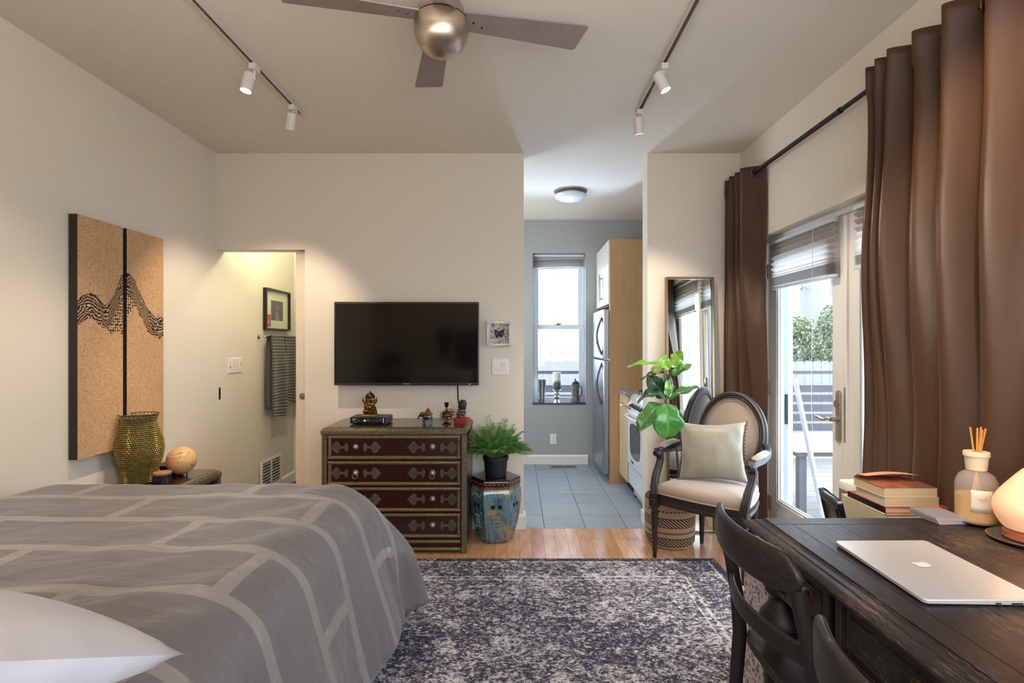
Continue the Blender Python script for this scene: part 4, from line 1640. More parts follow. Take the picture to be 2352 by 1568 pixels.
m = MB()
NR = 34
for i in range(NR):
    z = .006 + i * (.362 / NR)
    pts = []
    nb = 58
    r = vr(z)
    for j in range(nb * 2):
        a = 2 * PI * j / (nb * 2) + (i % 2) * PI / nb
        k = .0050 if j % 2 else .0006
        pts.append((a, k))
    ring = []
    n = len(pts)
    rings_ = []
    for a, k in pts:
        rr = []
        for q in range(4):
            b = PI / 2 * q
            rr.append(Vector(((r + k * math.cos(b)) * math.cos(a), (r + k * math.cos(b)) * math.sin(a), z + k * 1.1 * math.sin(b))))
        rings_.append(rr)
    m.loft(rings_, closed=True)
o = m.build('beadwork', mat('olive_gold_glass', (176, 156, 74), .2, .45, col2=(120, 106, 50), var=(40, .3), coat=.4), VA)
o['kind'] = 'stuff'
m = MB()
for i in range(28):
    a0 = 2 * PI * i / 28
    for s in (-1, 1):
        m.tube([((vr(z) - .003) * math.cos(a0 + s * z * 7), (vr(z) - .003) * math.sin(a0 + s * z * 7), z) for z in [q * .37 / 12 for q in range(13)]], .0011, 4, up=(0, 1, 0))
m.torus((0, 0, .372), .0935, .0022, 40, 6)
m.torus((0, 0, .002), .078, .002, 40, 6)
m.build('wire_frame', DARKM, VA)
MB().lathe([(vr(z) - .006, z) for z in [q * .03 for q in range(13)]], seg=40, cap=False).build('liner', mat('olive_liner', (104, 94, 54), .5), VA)

df = thing('wooden_diffuser', 'round pale wooden diffuser with an oval slot on the bedside chest', 'diffuser', (-1.935, 3.10, .5995))
m = MB().ell((0, 0, .088), (.079, .079, .078), 32, 20)
LW = NT('turned_pale_wood')
v = LW.coord(scale=(1, 1, 9))
g_ = LW.noise(v, 6, 4)
LW.set(Base_Color=LW.mix(g_, srgb((224, 178, 122)), srgb((196, 142, 88))), Roughness=.38)
reg(LW)
m.build('shell', LW.m, df)
sl = []
for i in range(24):
    a = 2 * PI * i / 24
    th, ph = R(-64) + R(44) * math.cos(a), R(34) + R(10) * math.sin(a) + R(6) * math.cos(a)
    sl.append((math.cos(ph) * math.cos(th), math.cos(ph) * math.sin(th), math.sin(ph)))
m = MB().loft([[Vector((.0797 * x, .0797 * y, .088 + .0787 * z)) for x, y, z in sl], [Vector((.075 * x, .075 * y, .088 + .074 * z)) for x, y, z in sl]])
m.build('slot_glass', mat('smoky_glass', (120, 112, 108), .1), df)
MB().tube([Vector((.0798 * x, .0798 * y, .088 + .0788 * z)) for x, y, z in sl], .0013, 5, closed=True).build('slot_rim', mat('pale_rim', (214, 196, 170), .3), df)
m = MB().ell((.071, -.02, .065), (.006, .006, .004), 8, 6)
m.build('button', DARKM, df)
for a in (0, 2.1, 4.2):
    MB().cyl((.03 * math.cos(a), .03 * math.sin(a), 0), (.03 * math.cos(a), .03 * math.sin(a), .014), .004).build('foot', DARKM, df)
tn = thing('candle_tin', 'dark blue candle tin with a flat wooden lid between vase and diffuser', 'candle', P(373, 1100, 2.955) * 1.0)
tn.location.z = .5995
MB().lathe([(.042, 0), (.044, .002), (.044, .044)], seg=28).build('tin', mat('dark_blue_tin', (50, 52, 64), .35, .6), tn)
MB().lathe([(.045, .044), (.046, .046), (.046, .055), (.044, .057)], seg=28).build('lid', mat('copper_wood_lid', (176, 122, 84), .45), tn)
bw_ = thing('metal_bowl', 'shallow dark metal bowl with odds and ends behind the candle tin', 'bowl', (-2.045, 3.185, .5995))
MB().lathe([(.03, 0), (.032, .004), (.06, .02), (.075, .05), (.078, .052), (.072, .05), (.056, .022), (.02, .01), (0, .01)], seg=32).build('bowl', mat('pewter', (112, 102, 88), .3, .9), bw_)
m = MB().cyl((-.045, -.02, .055), (.04, .02, .062), .014, .014, 12)
m.build('tube', mat('silver_tube', (180, 172, 156), .3, .6), bw_)

# ------------------------------------------------------------------ kitchen
WOODP = NT('pale_birch_veneer')
v = WOODP.coord(scale=(6, 6, .5))
g_ = WOODP.noise(v, 3, 5, .6, .4)
h_ = WOODP.noise(WOODP.coord(scale=(4, 4, .1)), 1.6, 2)
WOODP.set(Base_Color=WOODP.mix(g_, WOODP.mix(h_, srgb((206, 170, 128)), srgb((188, 152, 114))), srgb((168, 132, 94))), Roughness=.45)
reg(WOODP)
tp = thing('fridge_cabinet', 'tall pale birch cabinet panel enclosing the refrigerator, with white upper doors', 'cabinet', (.9, 5.22, 0))
MB().box(.0, .735, 0, .03, 0.0, 2.375).build('side_panel', WOODP.m, tp, smooth=False)
MB().box(.03, .735, .03, .855, 1.745, 2.375).build('upper_box', WOODP.m, tp, smooth=False)
for (a, b) in ((.032, .42), (.425, .85)):
    lf = MB().box(-.008, .012, a, b, 1.75, 2.372).build('cabinet_door', mat('white_cabinet_door', (226, 222, 214), .3), tp, smooth=False, bevel=.002)
    yy = .39 if a < .1 else .455
    m = MB().cyl((-.04, yy, 1.80), (-.04, yy, 2.08), .0065)
    for z in (1.83, 2.04):
        m.cyl((-.008, yy, z), (-.04, yy, z), .004)
    m.build('bar_handle', STEEL, lf)
fr = thing('refrigerator', 'brushed steel top-freezer refrigerator beside the birch panel', 'refrigerator', (.84, 5.262, 0))
FRS = mat('brushed_fridge_steel', (168, 172, 182), .34, 1.0, bump=(200, .06, .0004), stretch=(1, 14, 1))
FRG = mat('fridge_side_grey', (120, 122, 128), .45, .3)
MB().box(.062, .74, .0, .70, .03, 1.70).build('body', FRG, fr, smooth=False, bevel=.004)
MB().box(.08, .74, .01, .69, 0, .03).build('toe_kick', DARKM, fr, smooth=False)


def frdoor(z0, z1):
    return MB().loft([[Vector((x, y, z)) for x, y in ((.058, .0), (.012, .0), (.002, .012), (-.002, .06), (-.006, .35), (-.002, .64), (.002, .688), (.012, .70), (.058, .70))] for z in (z0, z1)])


d1 = frdoor(.085, 1.195).build('fridge_door', FRS, fr, bevel=.003)
d2_ = frdoor(1.215, 1.695).build('freezer_door', FRS, fr, bevel=.003)
for (z0, z1, par) in ((.76, 1.17, d1), (1.25, 1.62, d2_)):
    pts = [(-.002 - .05 * math.sin(PI * q / 12), .065, z0 + (z1 - z0) * q / 12) for q in range(13)]
    MB().tube(pts, .012, 8, up=(0, 1, 0), flat=1.2).build('curved_handle', mat('handle_grey', (134, 128, 128), .3, .8), par)
MB().box(-.004, -.001, .58, .62, 1.60, 1.62).build('badge', SILVER, d2_, smooth=False)

# base cabinet, counter and stove
bc = thing('base_cabinet', 'narrow pale wooden base cabinet between tall panel and stove', 'cabinet', (1.0, 4.83, 0))
MB().box(.01, .63, .0, .385, .10, .885).build('carcass', WOODP.m, bc, smooth=False)
MB().box(-.008, .008, .003, .382, .11, .88).build('cabinet_door', mat('pale_veneer_door', (206, 184, 150), .4), bc, smooth=False, bevel=.002)
MB().box(.06, .63, .0, .385, .0, .10).build('toe_kick', DARKM, bc, smooth=False)
ct = MB().box(0, .655, 0, .385, 0, .035).build('countertop', mat('grey_laminate', (142, 138, 138), .3), smooth=False, bevel=.003)
ct.location = (.975, 4.83, .8855)
tag(ct, 'short grey laminate countertop beside the stove', 'countertop')
sv = thing('stove', 'white gas stove with steel oven window beyond the kitchen doorway', 'stove', (1.0, 4.20, 0))
WEN = mat('white_enamel', (228, 230, 236), .16, var=(3, .01), coat=.4)
MB().box(.012, .625, .005, .615, .10, .865).build('body', WEN, sv, smooth=False, bevel=.004)
m = MB().loft([[Vector((x, y, z)) for x, z in ((.0, .79), (.0, .83), (.018, .895), (.045, .915), (.62, .915), (.62, .79))] for y in (.0, .62)])
m.build('cooktop', WEN, sv, bevel=.006)
MB().box(-.012, .012, .01, .61, .30, .775).build('oven_door', WEN, sv, smooth=False, bevel=.006)
MB().box(-.004, .012, .01, .61, .125, .288).build('storage_drawer', WEN, sv, smooth=False, bevel=.004)
wpl = [(.17, .40), (.13, .44), (.115, .62), (.14, .66), (.25, .68), (.38, .68), (.49, .66), (.515, .62), (.50, .44), (.46, .40), (.38, .385), (.25, .385)]
MB().prism([(-y, z) for y, z in wpl], 0, .003, Matrix.Translation((-.012, 0, 0)) @ FACE_LEFT).build('oven_window', mat('dark_oven_glass', (66, 68, 74), .12), sv, smooth=False)
MB().tube([(-.014, .55, .735), (-.05, .53, .738), (-.06, .45, .738), (-.062, .31, .738), (-.06, .17, .738), (-.05, .09, .738), (-.014, .07, .735)], .012, 8).build('oven_handle', WEN, sv)
for q in range(6):
    y = .55 - q * .085
    k = MB().lathe([(.022, 0), (.022, .006), (.013, .010), (.011, .026), (.008, .028)], (-.0, y, .825), 16, Matrix.Rotation(R(-90), 3, 'Y'))
    k.build('control_knob', mat('dark_knob', (30, 28, 30), .3) if q else WEN, sv)
m = MB().tube([(-.008, .02, .80), (-.05, .03, .80), (-.055, .10, .805), (-.05, .18, .806), (-.008, .19, .806)], .006, 6)
m.build('towel_bar', CHROME, bc)
for (gx, gy) in ((.18, .16), (.18, .46), (.46, .16), (.46, .46)):
    m = MB()
    for s in (-1, 1):
        m.tube([(gx - .11, gy + s * .06, .915), (gx - .11, gy + s * .06, .945), (gx + .11, gy + s * .06, .945), (gx + .11, gy + s * .06, .915)], .005, 6, up=(0, 1, 0))
    m.cyl((gx, gy - .11, .945), (gx, gy + .11, .945), .005)
    m.lathe([(.04, .915), (.04, .925), (.02, .93)], (gx, gy, 0), 16)
    m.build('burner_grate', DARKM, sv)
MB().box(-.0065, -.0045, .015, .605, .294, .300).build('steel_strip', STEEL, sv, smooth=False)
text('lettering', 'Avanti', .045, DARKM, sv, Matrix.Translation((-.0127, .42, .345)) @ FACE_LEFT)
for y in (.05, .57):
    MB().cyl((.06, y, 0), (.06, y, .1), .015).build('foot', DARKM, sv)
MB().box(.04, .6, .03, .59, .03, .1).build('kick_plate', mat('stove_base_white', (190, 194, 200), .4), sv, smooth=False)

# floor register
rgx = thing('floor_register', 'small floor vent in the blue-grey kitchen tiles below the window', 'vent', P(1293, 1071, 5.93))
rgx.location.z = .0
m = MB()
frame_rect(m, -.15, .15, -.06, .06, .015, 0, .005)
m.v = [(x, z, y) for x, y, z in m.v]
m.box(-.006, .006, -.045, .045, 0, .005)
m.build('frame', mat('tan_metal', (150, 146, 138), .4, .4), rgx, smooth=False)
MB().box(-.135, .135, -.045, .045, .0003, .001).build('duct', DARKM, rgx, smooth=False)
for q in range(18):
    if q not in (8, 9):
        MB().box(-.13 + q * .0148, -.127 + q * .0148, -.045, .045, .001, .0042).build('slat', mat('tan_metal', 0), rgx, smooth=False)

# window sill things
cup = thing('cocktail_shaker', 'tall silver cup on the dark sill at the left of the kitchen window', 'cup', P(1245, 925, YK + .03))
cup.location.z = WZ0 + .0142
MB().lathe([(.028, 0), (.030, .004), (.036, .08), (.046, .262), (.048, .266), (.045, .264), (.034, .08), (.027, .01)], seg=24).build('cup', CHROME, cup)
ch = thing('candle_holder', 'mercury glass candle holder in the middle of the kitchen sill', 'candle holder', P(1279, 925, YK + .035))
ch.location.z = WZ0 + .0142
MB().lathe([(.052, 0), (.050, .008), (.032, .018), (.016, .036), (.028, .05), (.034, .062), (.024, .076), (.016, .084), (.030, .098), (.030, .112), (.020, .124), (.046, .140), (.050, .146), (.046, .150), (.0, .148)], seg=24).build('stem', mat('mercury_glass', (196, 198, 196), .1, .9, var=(30, .3)), ch)
cn = thing('pillar_candle', 'botanical pillar candle standing on the mercury glass holder', 'candle', ch.location + Vector((0, 0, .1505)))
CN = NT('botanical_wax')
v = CN.coord()
sx = CN.n('SeparateXYZ')
CN.l(v, sx.inputs[0])
k = CN.math('ADD', CN.math('MULTIPLY', CN.noise(v, 18, 3), .12), sx.outputs[2])
CN.set(Base_Color=CN.ramp(k, [(.07, srgb((52, 58, 56))), (.13, srgb((90, 96, 84))), (.17, srgb((214, 212, 196)))]), Roughness=.5)
reg(CN)
MB().lathe([(.0, 0), (.043, 0), (.045, .002), (.045, .19), (.042, .195), (.0, .19)], seg=24).build('wax', CN.m, cn)
MB().cyl((0, 0, .19), (0, 0, .203), .0015).build('wick', DARKM, cn)
sn = thing('beer_stein', 'dark ornate lidded beer stein at the right end of the kitchen sill', 'stein', P(1321, 925, YK + .035))
sn.location.z = WZ0 + .0142
STN = mat('blue_stoneware', (44, 54, 76), .3, col2=(132, 128, 120), var=(34, .45), bump=(60, .7, .006))
MB().lathe([(.050, 0), (.052, .006), (.048, .02), (.052, .03), (.046, .05), (.043, .10), (.044, .16), (.049, .19), (.047, .20), (.050, .208), (.044, .214)], seg=28).build('body', STN, sn)
MB().lathe([(.046, .214), (.047, .218), (.036, .236), (.016, .250), (.006, .256), (.009, .264), (.004, .272), (.0, .280)], seg=24).build('lid', mat('pewter_dark', (70, 78, 88), .35, .9), sn)
MB().tube([(.044, .0, .185), (.070, .0, .18), (.078, .0, .13), (.068, .0, .08), (.044, .0, .06)], .008, 8, up=(0, 1, 0)).build('handle', STN, sn)

# kitchen ceiling lamp
cl = thing('ceiling_lamp', 'white domed flush ceiling lamp in the kitchen', 'ceiling lamp', (.49, 4.95, HT))
m = MB().lathe([(.0, 0), (.152, 0), (.152, -.006), (.095, -.008)], seg=40)
m.build('ceiling_plate', mat('taupe_metal', (150, 142, 132), .5), cl)
MB().lathe([(.09, -.007), (.092, -.02), (.10, -.026)], seg=32).build('collar', mat('pale_collar', (214, 206, 196), .5), cl)
MB().lathe([(.10, -.022), (.140, -.030), (.149, -.042), (.140, -.056), (.10, -.078), (.05, -.092), (.0, -.097)], seg=40).build('glass_shade', mat('opal_glass', (226, 228, 236), .3), cl)


# pleated blinds
def pleated(name, label, origin, w, h, axis, closed_, par_tilt=0.0, dense=None):
    """axis 'x' hangs facing -Y, axis 'y' hangs facing -X; closed_ = list of (z0,z1,pitch)"""
    t = thing(name, label, 'blind', origin)

    def pt(s, dpt, z):
        return Vector((s, dpt, z)) if axis == 'x' else Vector((dpt, s, z))
    zs = []
    z = -.022
    sgn = 1
    for (zb, pitch) in closed_:
        while z > zb + 1e-6:
            zs.append((z, sgn))
            z -= pitch / 2
            sgn = -sgn
    amp = .011
    m = MB()
    vs = []
    for (z, sg) in zs:
        vs.append((z, sg * amp))
    rows_ = []
    N = 1
    m.loft([[pt(0, d, z + par_tilt * 0), pt(w, d, z + par_tilt * (z / -h))] for z, d in vs], cap=False)
    m.f = [f for f in m.f][::2]
    m.build('pleated_fabric', BLINDM, t, smooth=False)
    a = MB()
    for (z0, z1, dd) in ((-.022, 0, .016), (-h, -h + .016, .014)):
        p0, p1 = pt(0, -dd, z0), pt(w, dd, z1)
        ti = par_tilt if z0 < -.1 else 0
        q = [pt(0, -dd, z0), pt(w, -dd, z0 + ti), pt(w, dd, z0 + ti), pt(0, dd, z0)]
        r = [v + Vector((0, 0, z1 - z0)) for v in q]
        b = MB().loft([q, r])
        b.build('headrail' if z0 > -.1 else 'bottom_rail', SASH, t, smooth=False, bevel=.002)
    return t


BL = NT('translucent_blind_fabric')
BL.set(Base_Color=srgb((196, 184, 170)), Roughness=.8)
tl = BL.n('BsdfTranslucent')
tl.inputs[0].default_value = srgb((206, 206, 210))
mx = BL.n('MixShader')
mx.inputs[0].default_value = .42
BL.l(BL.b.outputs[0], mx.inputs[1])
BL.l(tl.outputs[0], mx.inputs[2])
BL.l(mx.outputs[0], BL.t.nodes['Material Output'].inputs[0])
BLINDM = reg(BL)
pleated('pleated_blind', 'grey pleated blind gathered at the top of the kitchen window', (WX0 + .012, YK + .055, WZ1 - .012), WX1 - WX0 - .03, .17, 'x', [(-.06, .02), (-.14, .008), (-.155, .015)], par_tilt=.02)
pb1 = pleated('pleated_blind', 'translucent pleated blind at the top of the glass door with the lever handle', (FX - .03, 2.872, 2.036), .715, .32, 'y', [(-.20, .036), (-.235, .018), (-.30, .006)])
pb2 = pleated('pleated_blind', 'translucent pleated blind on the door leaf behind the large brown curtain', (FX - .03, 1.99, 2.05), .71, .32, 'y', [(-.21, .036), (-.24, .018), (-.30, .006)])
for pb, s in ((pb1, .19), (pb2, .2)):
    MB().cyl((-.018, s, -.01), (-.018, s, -.33), .0014).build('cord', WHITEP, pb)
m = MB().tube([(-.018, .19, -.33), (-.02, .20, -1.0), (-.015, .18, -1.42), (-.03, .16, -1.55), (-.02, .185, -1.66), (-.02, .19, -1.86)], .0012, 4, up=(0, 1, 0))
m.ell((-.02, .19, -1.70), .009, 10, 8)
m.build('pull_cord', WHITEP, pb1)
# ------------------------------------------------------------------ ceiling fan
NICK = NT('brushed_nickel')
v = NICK.coord(scale=(30, 30, 2))
NICK.set(Base_Color=srgb((186, 174, 160)), Metallic=1.0, Roughness=.34)
NICK.b.inputs['Anisotropic'].default_value = .6
NICK.bump(NICK.noise(v, 6, 3), .05, .0005)
reg(NICK)
fan = thing('ceiling_fan', 'four-bladed ceiling fan with a brushed metal ball at the ceiling centre', 'ceiling fan', (-.29, 2.05, 2.557), R(14))
RB = .104
m = MB().lathe([(RB * math.cos(a), RB * math.sin(a)) for a in [R(-89.9) + R(124.9) * q / 22 for q in range(23)]], seg=48)
m.build('ball', NICK.m, fan)
MB().lathe([(RB * math.cos(R(20)) + .0006, RB * math.sin(R(19))), (RB * math.cos(R(22)) + .0012, RB * math.sin(R(22)))], seg=48).build('dark_seam', DARKM, fan)
MB().lathe([(.084, .06), (.088, .075), (.075, .10), (.05, .12), (.045, .16), (.075, .17), (.08, HT - 2.557)], seg=40).build('canopy', NICK.m, fan)
BLM = mat('silver_grey_blade', (150, 138, 132), .45, .25, col2=(126, 114, 108), var=(9, .2), bump=(90, .1))
for q in range(4):
    a = R(90) * q
    M = Matrix.Rotation(a, 4, 'Z') @ Matrix.Translation((0, 0, .045)) @ Matrix.Rotation(R(-11), 4, 'X')
    m = MB().prism([(.085, -.046), (.56, -.068), (.575, -.062), (.56, .062), (.55, .068), (.085, .048)], -.003, .003, M)
    bl = m.build('blade', BLM, fan, smooth=False, bevel=.0015)
    s = MB()
    for (x, y) in ((.125, .0), (.16, .018)):
        s.lathe([(.004, -.0045), (.004, -.003)], (0, 0, 0), 8)
        s.v = s.v[:-16] + [tuple(M @ Vector((p[0] + x, p[1] + y, p[2]))) for p in s.v[-16:]]
    s.build('blade_screw', DARKM, bl)

# ------------------------------------------------------------------ track lights
TRK = mat('white_track', (206, 196, 186), .45)
TLM = mat('white_lamp_head', (222, 216, 208), .45)
LENS = mat('lit_lens', (255, 244, 220), .3, Emission_Color=(1.0, .86, .62, 1), Emission_Strength=14.0)


def track(x, y0, y1, label):
    t = thing('track_rail', label, 'light track', (x, 0, HT))
    m = MB()
    for a, b, c in ((-.0185, -.009, -.021), (.009, .0185, -.021), (-.009, .009, -.006)):
        m.box(a, b, y0, y1, c, 0)
    m.build('rail', TRK, t, smooth=False, bevel=.001)
    MB().box(-.007, .007, y0, y1 - .02, -.014, -.0065).build('conductor_slot', mat('brown_slot', (92, 74, 64), .6), t, smooth=False)
    MB().box(-.0185, .0185, y1, y1 + .006, -.022, 0).build('end_cap', TRK, t, smooth=False)
    return t


track(-1.305, 0.4, 3.25, 'white ceiling light track on the left of the fan')
track(.725, 0.4, 3.22, 'white ceiling light track on the right of the fan')


def head(x, y, d, label, side, power, size=78, L=.095):
    t = thing('track_spotlight', label, 'spotlight', (x, y, HT - .0215), group='track spotlights')
    d = Vector(d).normalized()
    MB().box(-.017, .017, -.028, .028, -.03, 0).build('adapter', TLM, t, smooth=False, bevel=.003)
    MB().cyl((0, 0, -.03), (0, 0, -.075), .006).build('stem', TLM, t)
    c = Vector((side * .030, 0, -.07))
    q = d.to_track_quat('Z', 'Y').to_matrix()
    a = c - d * .03
    MB().lathe([(.0, 0), (.024, 0), (.0275, .004), (.0285, L), (.025, L), (.025, L - .006), (0, L - .006)], a, 28, q).build('housing', TLM, t)
    MB().lathe([(.0245, L - .004), (.0245, L - .002), (0, L - .0018)], a, 24, q).build('lens', LENS, t)
    w = Vector((x, y, HT - .0215)) + a + d * (L + .006)
    light('spot_beam', 'SPOT', w, None, power, WARM, .024, spot=size, blend=.55, target=w + d)


head(-1.30, 2.66, (-.12, -.16, -.97), 'lit track spotlight nearer the camera on the left track', -1, 42)
head(-1.30, 3.12, (-.30, .33, -.92), 'track spotlight at the far end of the left track, lamp edge-on', -.35, 62)
head(.725, 2.66, (.40, -.10, -.90), 'lit track spotlight nearer the camera on the right track', -.6, 50)
head(.722, 3.18, (.14, .30, -.94), 'track spotlight at the far end of the right track', -.2, 55)

head(.735, 1.35, (.70, .10, -.72), 'track spotlight above the desk aimed at the large curtain', -.5, 48)
head(.735, .70, (.62, .45, -.72), 'track spotlight at the camera end of the right track', -.5, 45)
head(-1.30, 1.30, (-.35, .35, -.86), 'unseen added track spotlight above the bed on the left track', .5, 30)  # added out of view to light the bed and left wall
# ------------------------------------------------------------------ leaning mirror
mr = thing('floor_mirror', 'tall slim mirror in a champagne frame leaning on the wall behind the armchair', 'mirror', (1.0805, 3.875, 0), rot=(R(-1.6), 0, 0))
MF = mat('champagne_frame', (158, 136, 108), .3, .85)
m = MB()
frame_rect(m, 0, .352, 0, 1.845, .016, -.014, .022)
m.build('frame', MF, mr, smooth=False, bevel=.003)
MB().box(.014, .338, -.002, .010, .014, 1.831).build('mirror_glass', mat('silvered_glass', (236, 238, 236), .01, 1.0, var=(1, 0)), mr, smooth=False)

# ------------------------------------------------------------------ basket and fiddle leaf fig
bk = thing('woven_basket', 'round woven basket with black diagonal bands behind the armchair leg', 'basket', (1.045, 3.685, 0))
BK = NT('woven_sisal_bands')
v = BK.coord()
sx = BK.n('SeparateXYZ')
BK.l(v, sx.inputs[0])
ang = BK.math('ARCTAN2', sx.outputs[1], sx.outputs[0])
Z = sx.outputs[2]
dg = BK.math('SINE', BK.math('ADD', BK.math('MULTIPLY', ang, 42), BK.math('MULTIPLY', Z, 330)))
dgm = BK.math('GREATER_THAN', dg, .05)


def zband(a, b):
    return BK.math('MULTIPLY', BK.math('GREATER_THAN', Z, a), BK.math('LESS_THAN', Z, b))


bands = BK.math('ADD', zband(.022, .075), BK.math('ADD', zband(.150, .205), zband(.248, .258)))
dark = BK.math('MULTIPLY', bands, dgm)
for a, b in ((.018, .023), (.074, .079), (.104, .110), (.146, .151), (.204, .209), (.112, .115)):
    dark = BK.math('MAXIMUM', dark, zband(a, b))
fine = BK.math('SINE', BK.math('ADD', BK.math('MULTIPLY', ang, 170), BK.math('MULTIPLY', Z, 900)))
tan = BK.mix(BK.math('MULTIPLY_ADD', fine, .5, .5), srgb((204, 176, 138)), srgb((168, 136, 98)))
BK.set(Base_Color=BK.mix(BK.math('MINIMUM', dark, 1.0), tan, srgb((44, 34, 32))), Roughness=.85)
BK.bump(fine, .5, .002)
reg(BK)
pr = [(.0, .002), (.135, .0), (.150, .010), (.158, .04), (.163, .12), (.165, .2), (.163, .27), (.160, .305), (.163, .312), (.160, .318), (.154, .312), (.154, .2), (.15, .05), (0, .03)]
m = MB().lathe(pr, seg=72)
m.build('body', BK.m, bk)
m = MB()
for i in range(28):
    z = .012 + i * .0108
    m.torus((0, 0, z), (.152 if z < .03 else .1585 + .006 * math.sin(min(1, z / .2) * PI / 2)) + .0005, .0038, 72, 5)
o = m.build('coil', BK.m, bk)
o['kind'] = 'stuff'
MB().torus((0, 0, .315), .160, .005, 60, 6).build('rim', mat('dark_rim', (52, 42, 34), .8), bk)

fg = thing('fiddle_leaf_fig', 'young fiddle-leaf fig with big glossy leaves growing from the woven basket', 'plant', (1.10, 3.70, .0))
MB().lathe([(.09, .032), (.10, .04), (.115, .21), (.12, .215), (.11, .22), (.10, .2)], (-.055, -.015, 0), 28).build('nursery_pot', BPOT, fg)
MB().lathe([(.105, .19), (.04, .2), (0, .2)], (-.055, -.015, 0), 20).build('soil', mat('potting_soil', 0), fg)
LF = NT('fig_leaf')
uvn = LF.coord('UV')
sx = LF.n('SeparateXYZ')
LF.l(uvn, sx.inputs[0])
ax = LF.math('ABSOLUTE', LF.math('SUBTRACT', sx.outputs[0], .5))
mid = LF.math('LESS_THAN', ax, .022)
vn = LF.math('FRACT', LF.math('SUBTRACT', LF.math('MULTIPLY', sx.outputs[1], 6.5), LF.math('MULTIPLY', ax, 3.6)))
vein = LF.math('MAXIMUM', mid, LF.math('LESS_THAN', vn, .07))
oi = LF.n('ObjectInfo')
gcol = LF.mix(LF.noise(LF.coord(), 14, 3), oi.outputs['Color'], tuple(x * .6 for x in (1, 1, 1)) + (1,), 'MULTIPLY')
LF.set(Base_Color=LF.mix(LF.math('MULTIPLY', vein, .4), gcol, srgb((160, 192, 104))), Roughness=.28)
LF.b.inputs['Coat Weight'].default_value = .25
LF.bump(LF.math('SUBTRACT', 1.0, vein), .5, .003)
reg(LF)
BR = mat('brown_leaf_edge', (128, 84, 50), .7)
LEAFN = [0]


def leafo(base, tip, W, nrm, sag=0.0, fold=.25, col=(60, 130, 50), wave=.01, z=3.5, zt=None, burnt=False, shape=.8):
    b = P(base[0], base[1], z)
    e = P(tip[0], tip[1], zt or z)
    d = e - b
    L = d.length
    t = d.normalized()
    n = Vector(nrm)
    n = (n - t * n.dot(t)).normalized()
    s = t.cross(n)
    LEAFN[0] += 1
    ph = LEAFN[0] * 1.7

    def fn(u, v):
        x = 2 * u - 1
        w = W / 2 * (math.sin(PI * min(1, v ** shape)) ** .55 if 0 < v < 1 else 0.0) * (1 - .22 * math.exp(-((v - .35) / .12) ** 2))
        p = b + t * (v * L)
        p = p + n * (sag * math.sin(PI * v) + (wave * math.sin(v * 13 + ph + x) * abs(x)) - 0.0)
        p = p + s * (w * x * math.cos(fold * abs(x))) + n * (w * abs(x) * math.sin(fold))
        return p
    m = MB().grid(fn, 12, 22, lambda u, v: (u, v))
    o = m.build('leaf', LF.m, fg, sharp=0, world=True, solid=.0008)
    o.color = srgb(col)
    if burnt:
        k = MB().grid(lambda u, v: fn(u, v * .985 + .012) + n * .0012 if False else fn((u - .5) * .9 + .5, .80 + .19 * v) - n * .0014, 4, 4)
        k.build('burnt_tip', BR, o, sharp=0, world=True)
    return o


TOC = (0, -1, .15)
leafo((1528, 925), (1532, 1006), .205, (0.05, -1, .3), sag=.035, fold=.12, col=(66, 140, 50), z=3.42, wave=.006, shape=1.0)
leafo((1520, 926), (1466, 995), .13, (-.3, -.8, .75), sag=.04, fold=.3, col=(74, 132, 66), z=3.50, zt=3.42, wave=.014)
leafo((1529, 916), (1464, 924), .085, (.1, -.6, 1), sag=.055, fold=.35, col=(46, 96, 58), z=3.52, wave=.01)
leafo((1530, 910), (1488, 862), .13, (-.35, -1, .1), sag=.02, fold=.2, col=(34, 84, 52), z=3.56, wave=.008)
leafo((1541, 843), (1566, 806), .10, (-.5, -1, .3), sag=-.01, fold=.35, col=(136, 190, 62), z=3.55, wave=.008)
leafo((1541, 843), (1514, 822), .12, (.5, -1, .35), sag=-.01, fold=.3, col=(150, 202, 70), z=3.56, wave=.008)
leafo((1519, 839), (1439, 844), .055, (0, -.55, 1), sag=.02, fold=.5, col=(128, 186, 60), z=3.50, wave=.006, burnt=True)
leafo((1544, 862), (1589, 837), .075, (.1, -.9, .8), sag=.01, fold=.5, col=(92, 148, 62), z=3.58, wave=.008, burnt=True)
leafo((1532, 915), (1606, 889), .075, (-.1, -.7, 1), sag=.012, fold=.3, col=(64, 122, 60), z=3.55, wave=.008)
leafo((1536, 847), (1490, 862), .085, (0, -.6, 1), sag=.02, fold=.3, col=(140, 170, 80), z=3.62, wave=.008)
leafo((1527, 857), (1471, 872), .05, (0, -.4, 1), sag=.015, fold=.4, col=(88, 92, 56), z=3.60, wave=.008, burnt=True)
leafo((1530, 908), (1533, 872), .06, (.2, -1, .1), sag=.01, fold=.3, col=(120, 172, 74), z=3.50, wave=.004)
leafo((1530, 905), (1545, 880), .05, (.5, -1, .1), sag=.01, fold=.3, col=(86, 150, 64), z=3.52, wave=.004)
leafo((1524, 928), (1500, 972), .10, (-.1, -1, .2), sag=.02, fold=.25, col=(54, 108, 44), z=3.52, wave=.006)
leafo((1533, 930), (1556, 972), .10, (.15, -1, .2), sag=.02, fold=.25, col=(40, 92, 44), z=3.53, wave=.006)
leafo((1534, 900), (1528, 858), .09, (.3, -1, .1), sag=.01, fold=.2, col=(38, 82, 46), z=3.60, wave=.004)
m = MB()
st_pts = [(1.10, 3.70, .2), (1.115, 3.71, .45), (1.09, 3.70, .7)] + [tuple(P(*q)) for q in ((1530, 930, 3.62), (1526, 900, 3.58), (1539, 862, 3.58), (1541, 843, 3.56))]
m.tube(st_pts, .007, 8, up=(0, 1, 0), scales=[1.3, 1.2, 1.1, 1, .8, .7, .5])
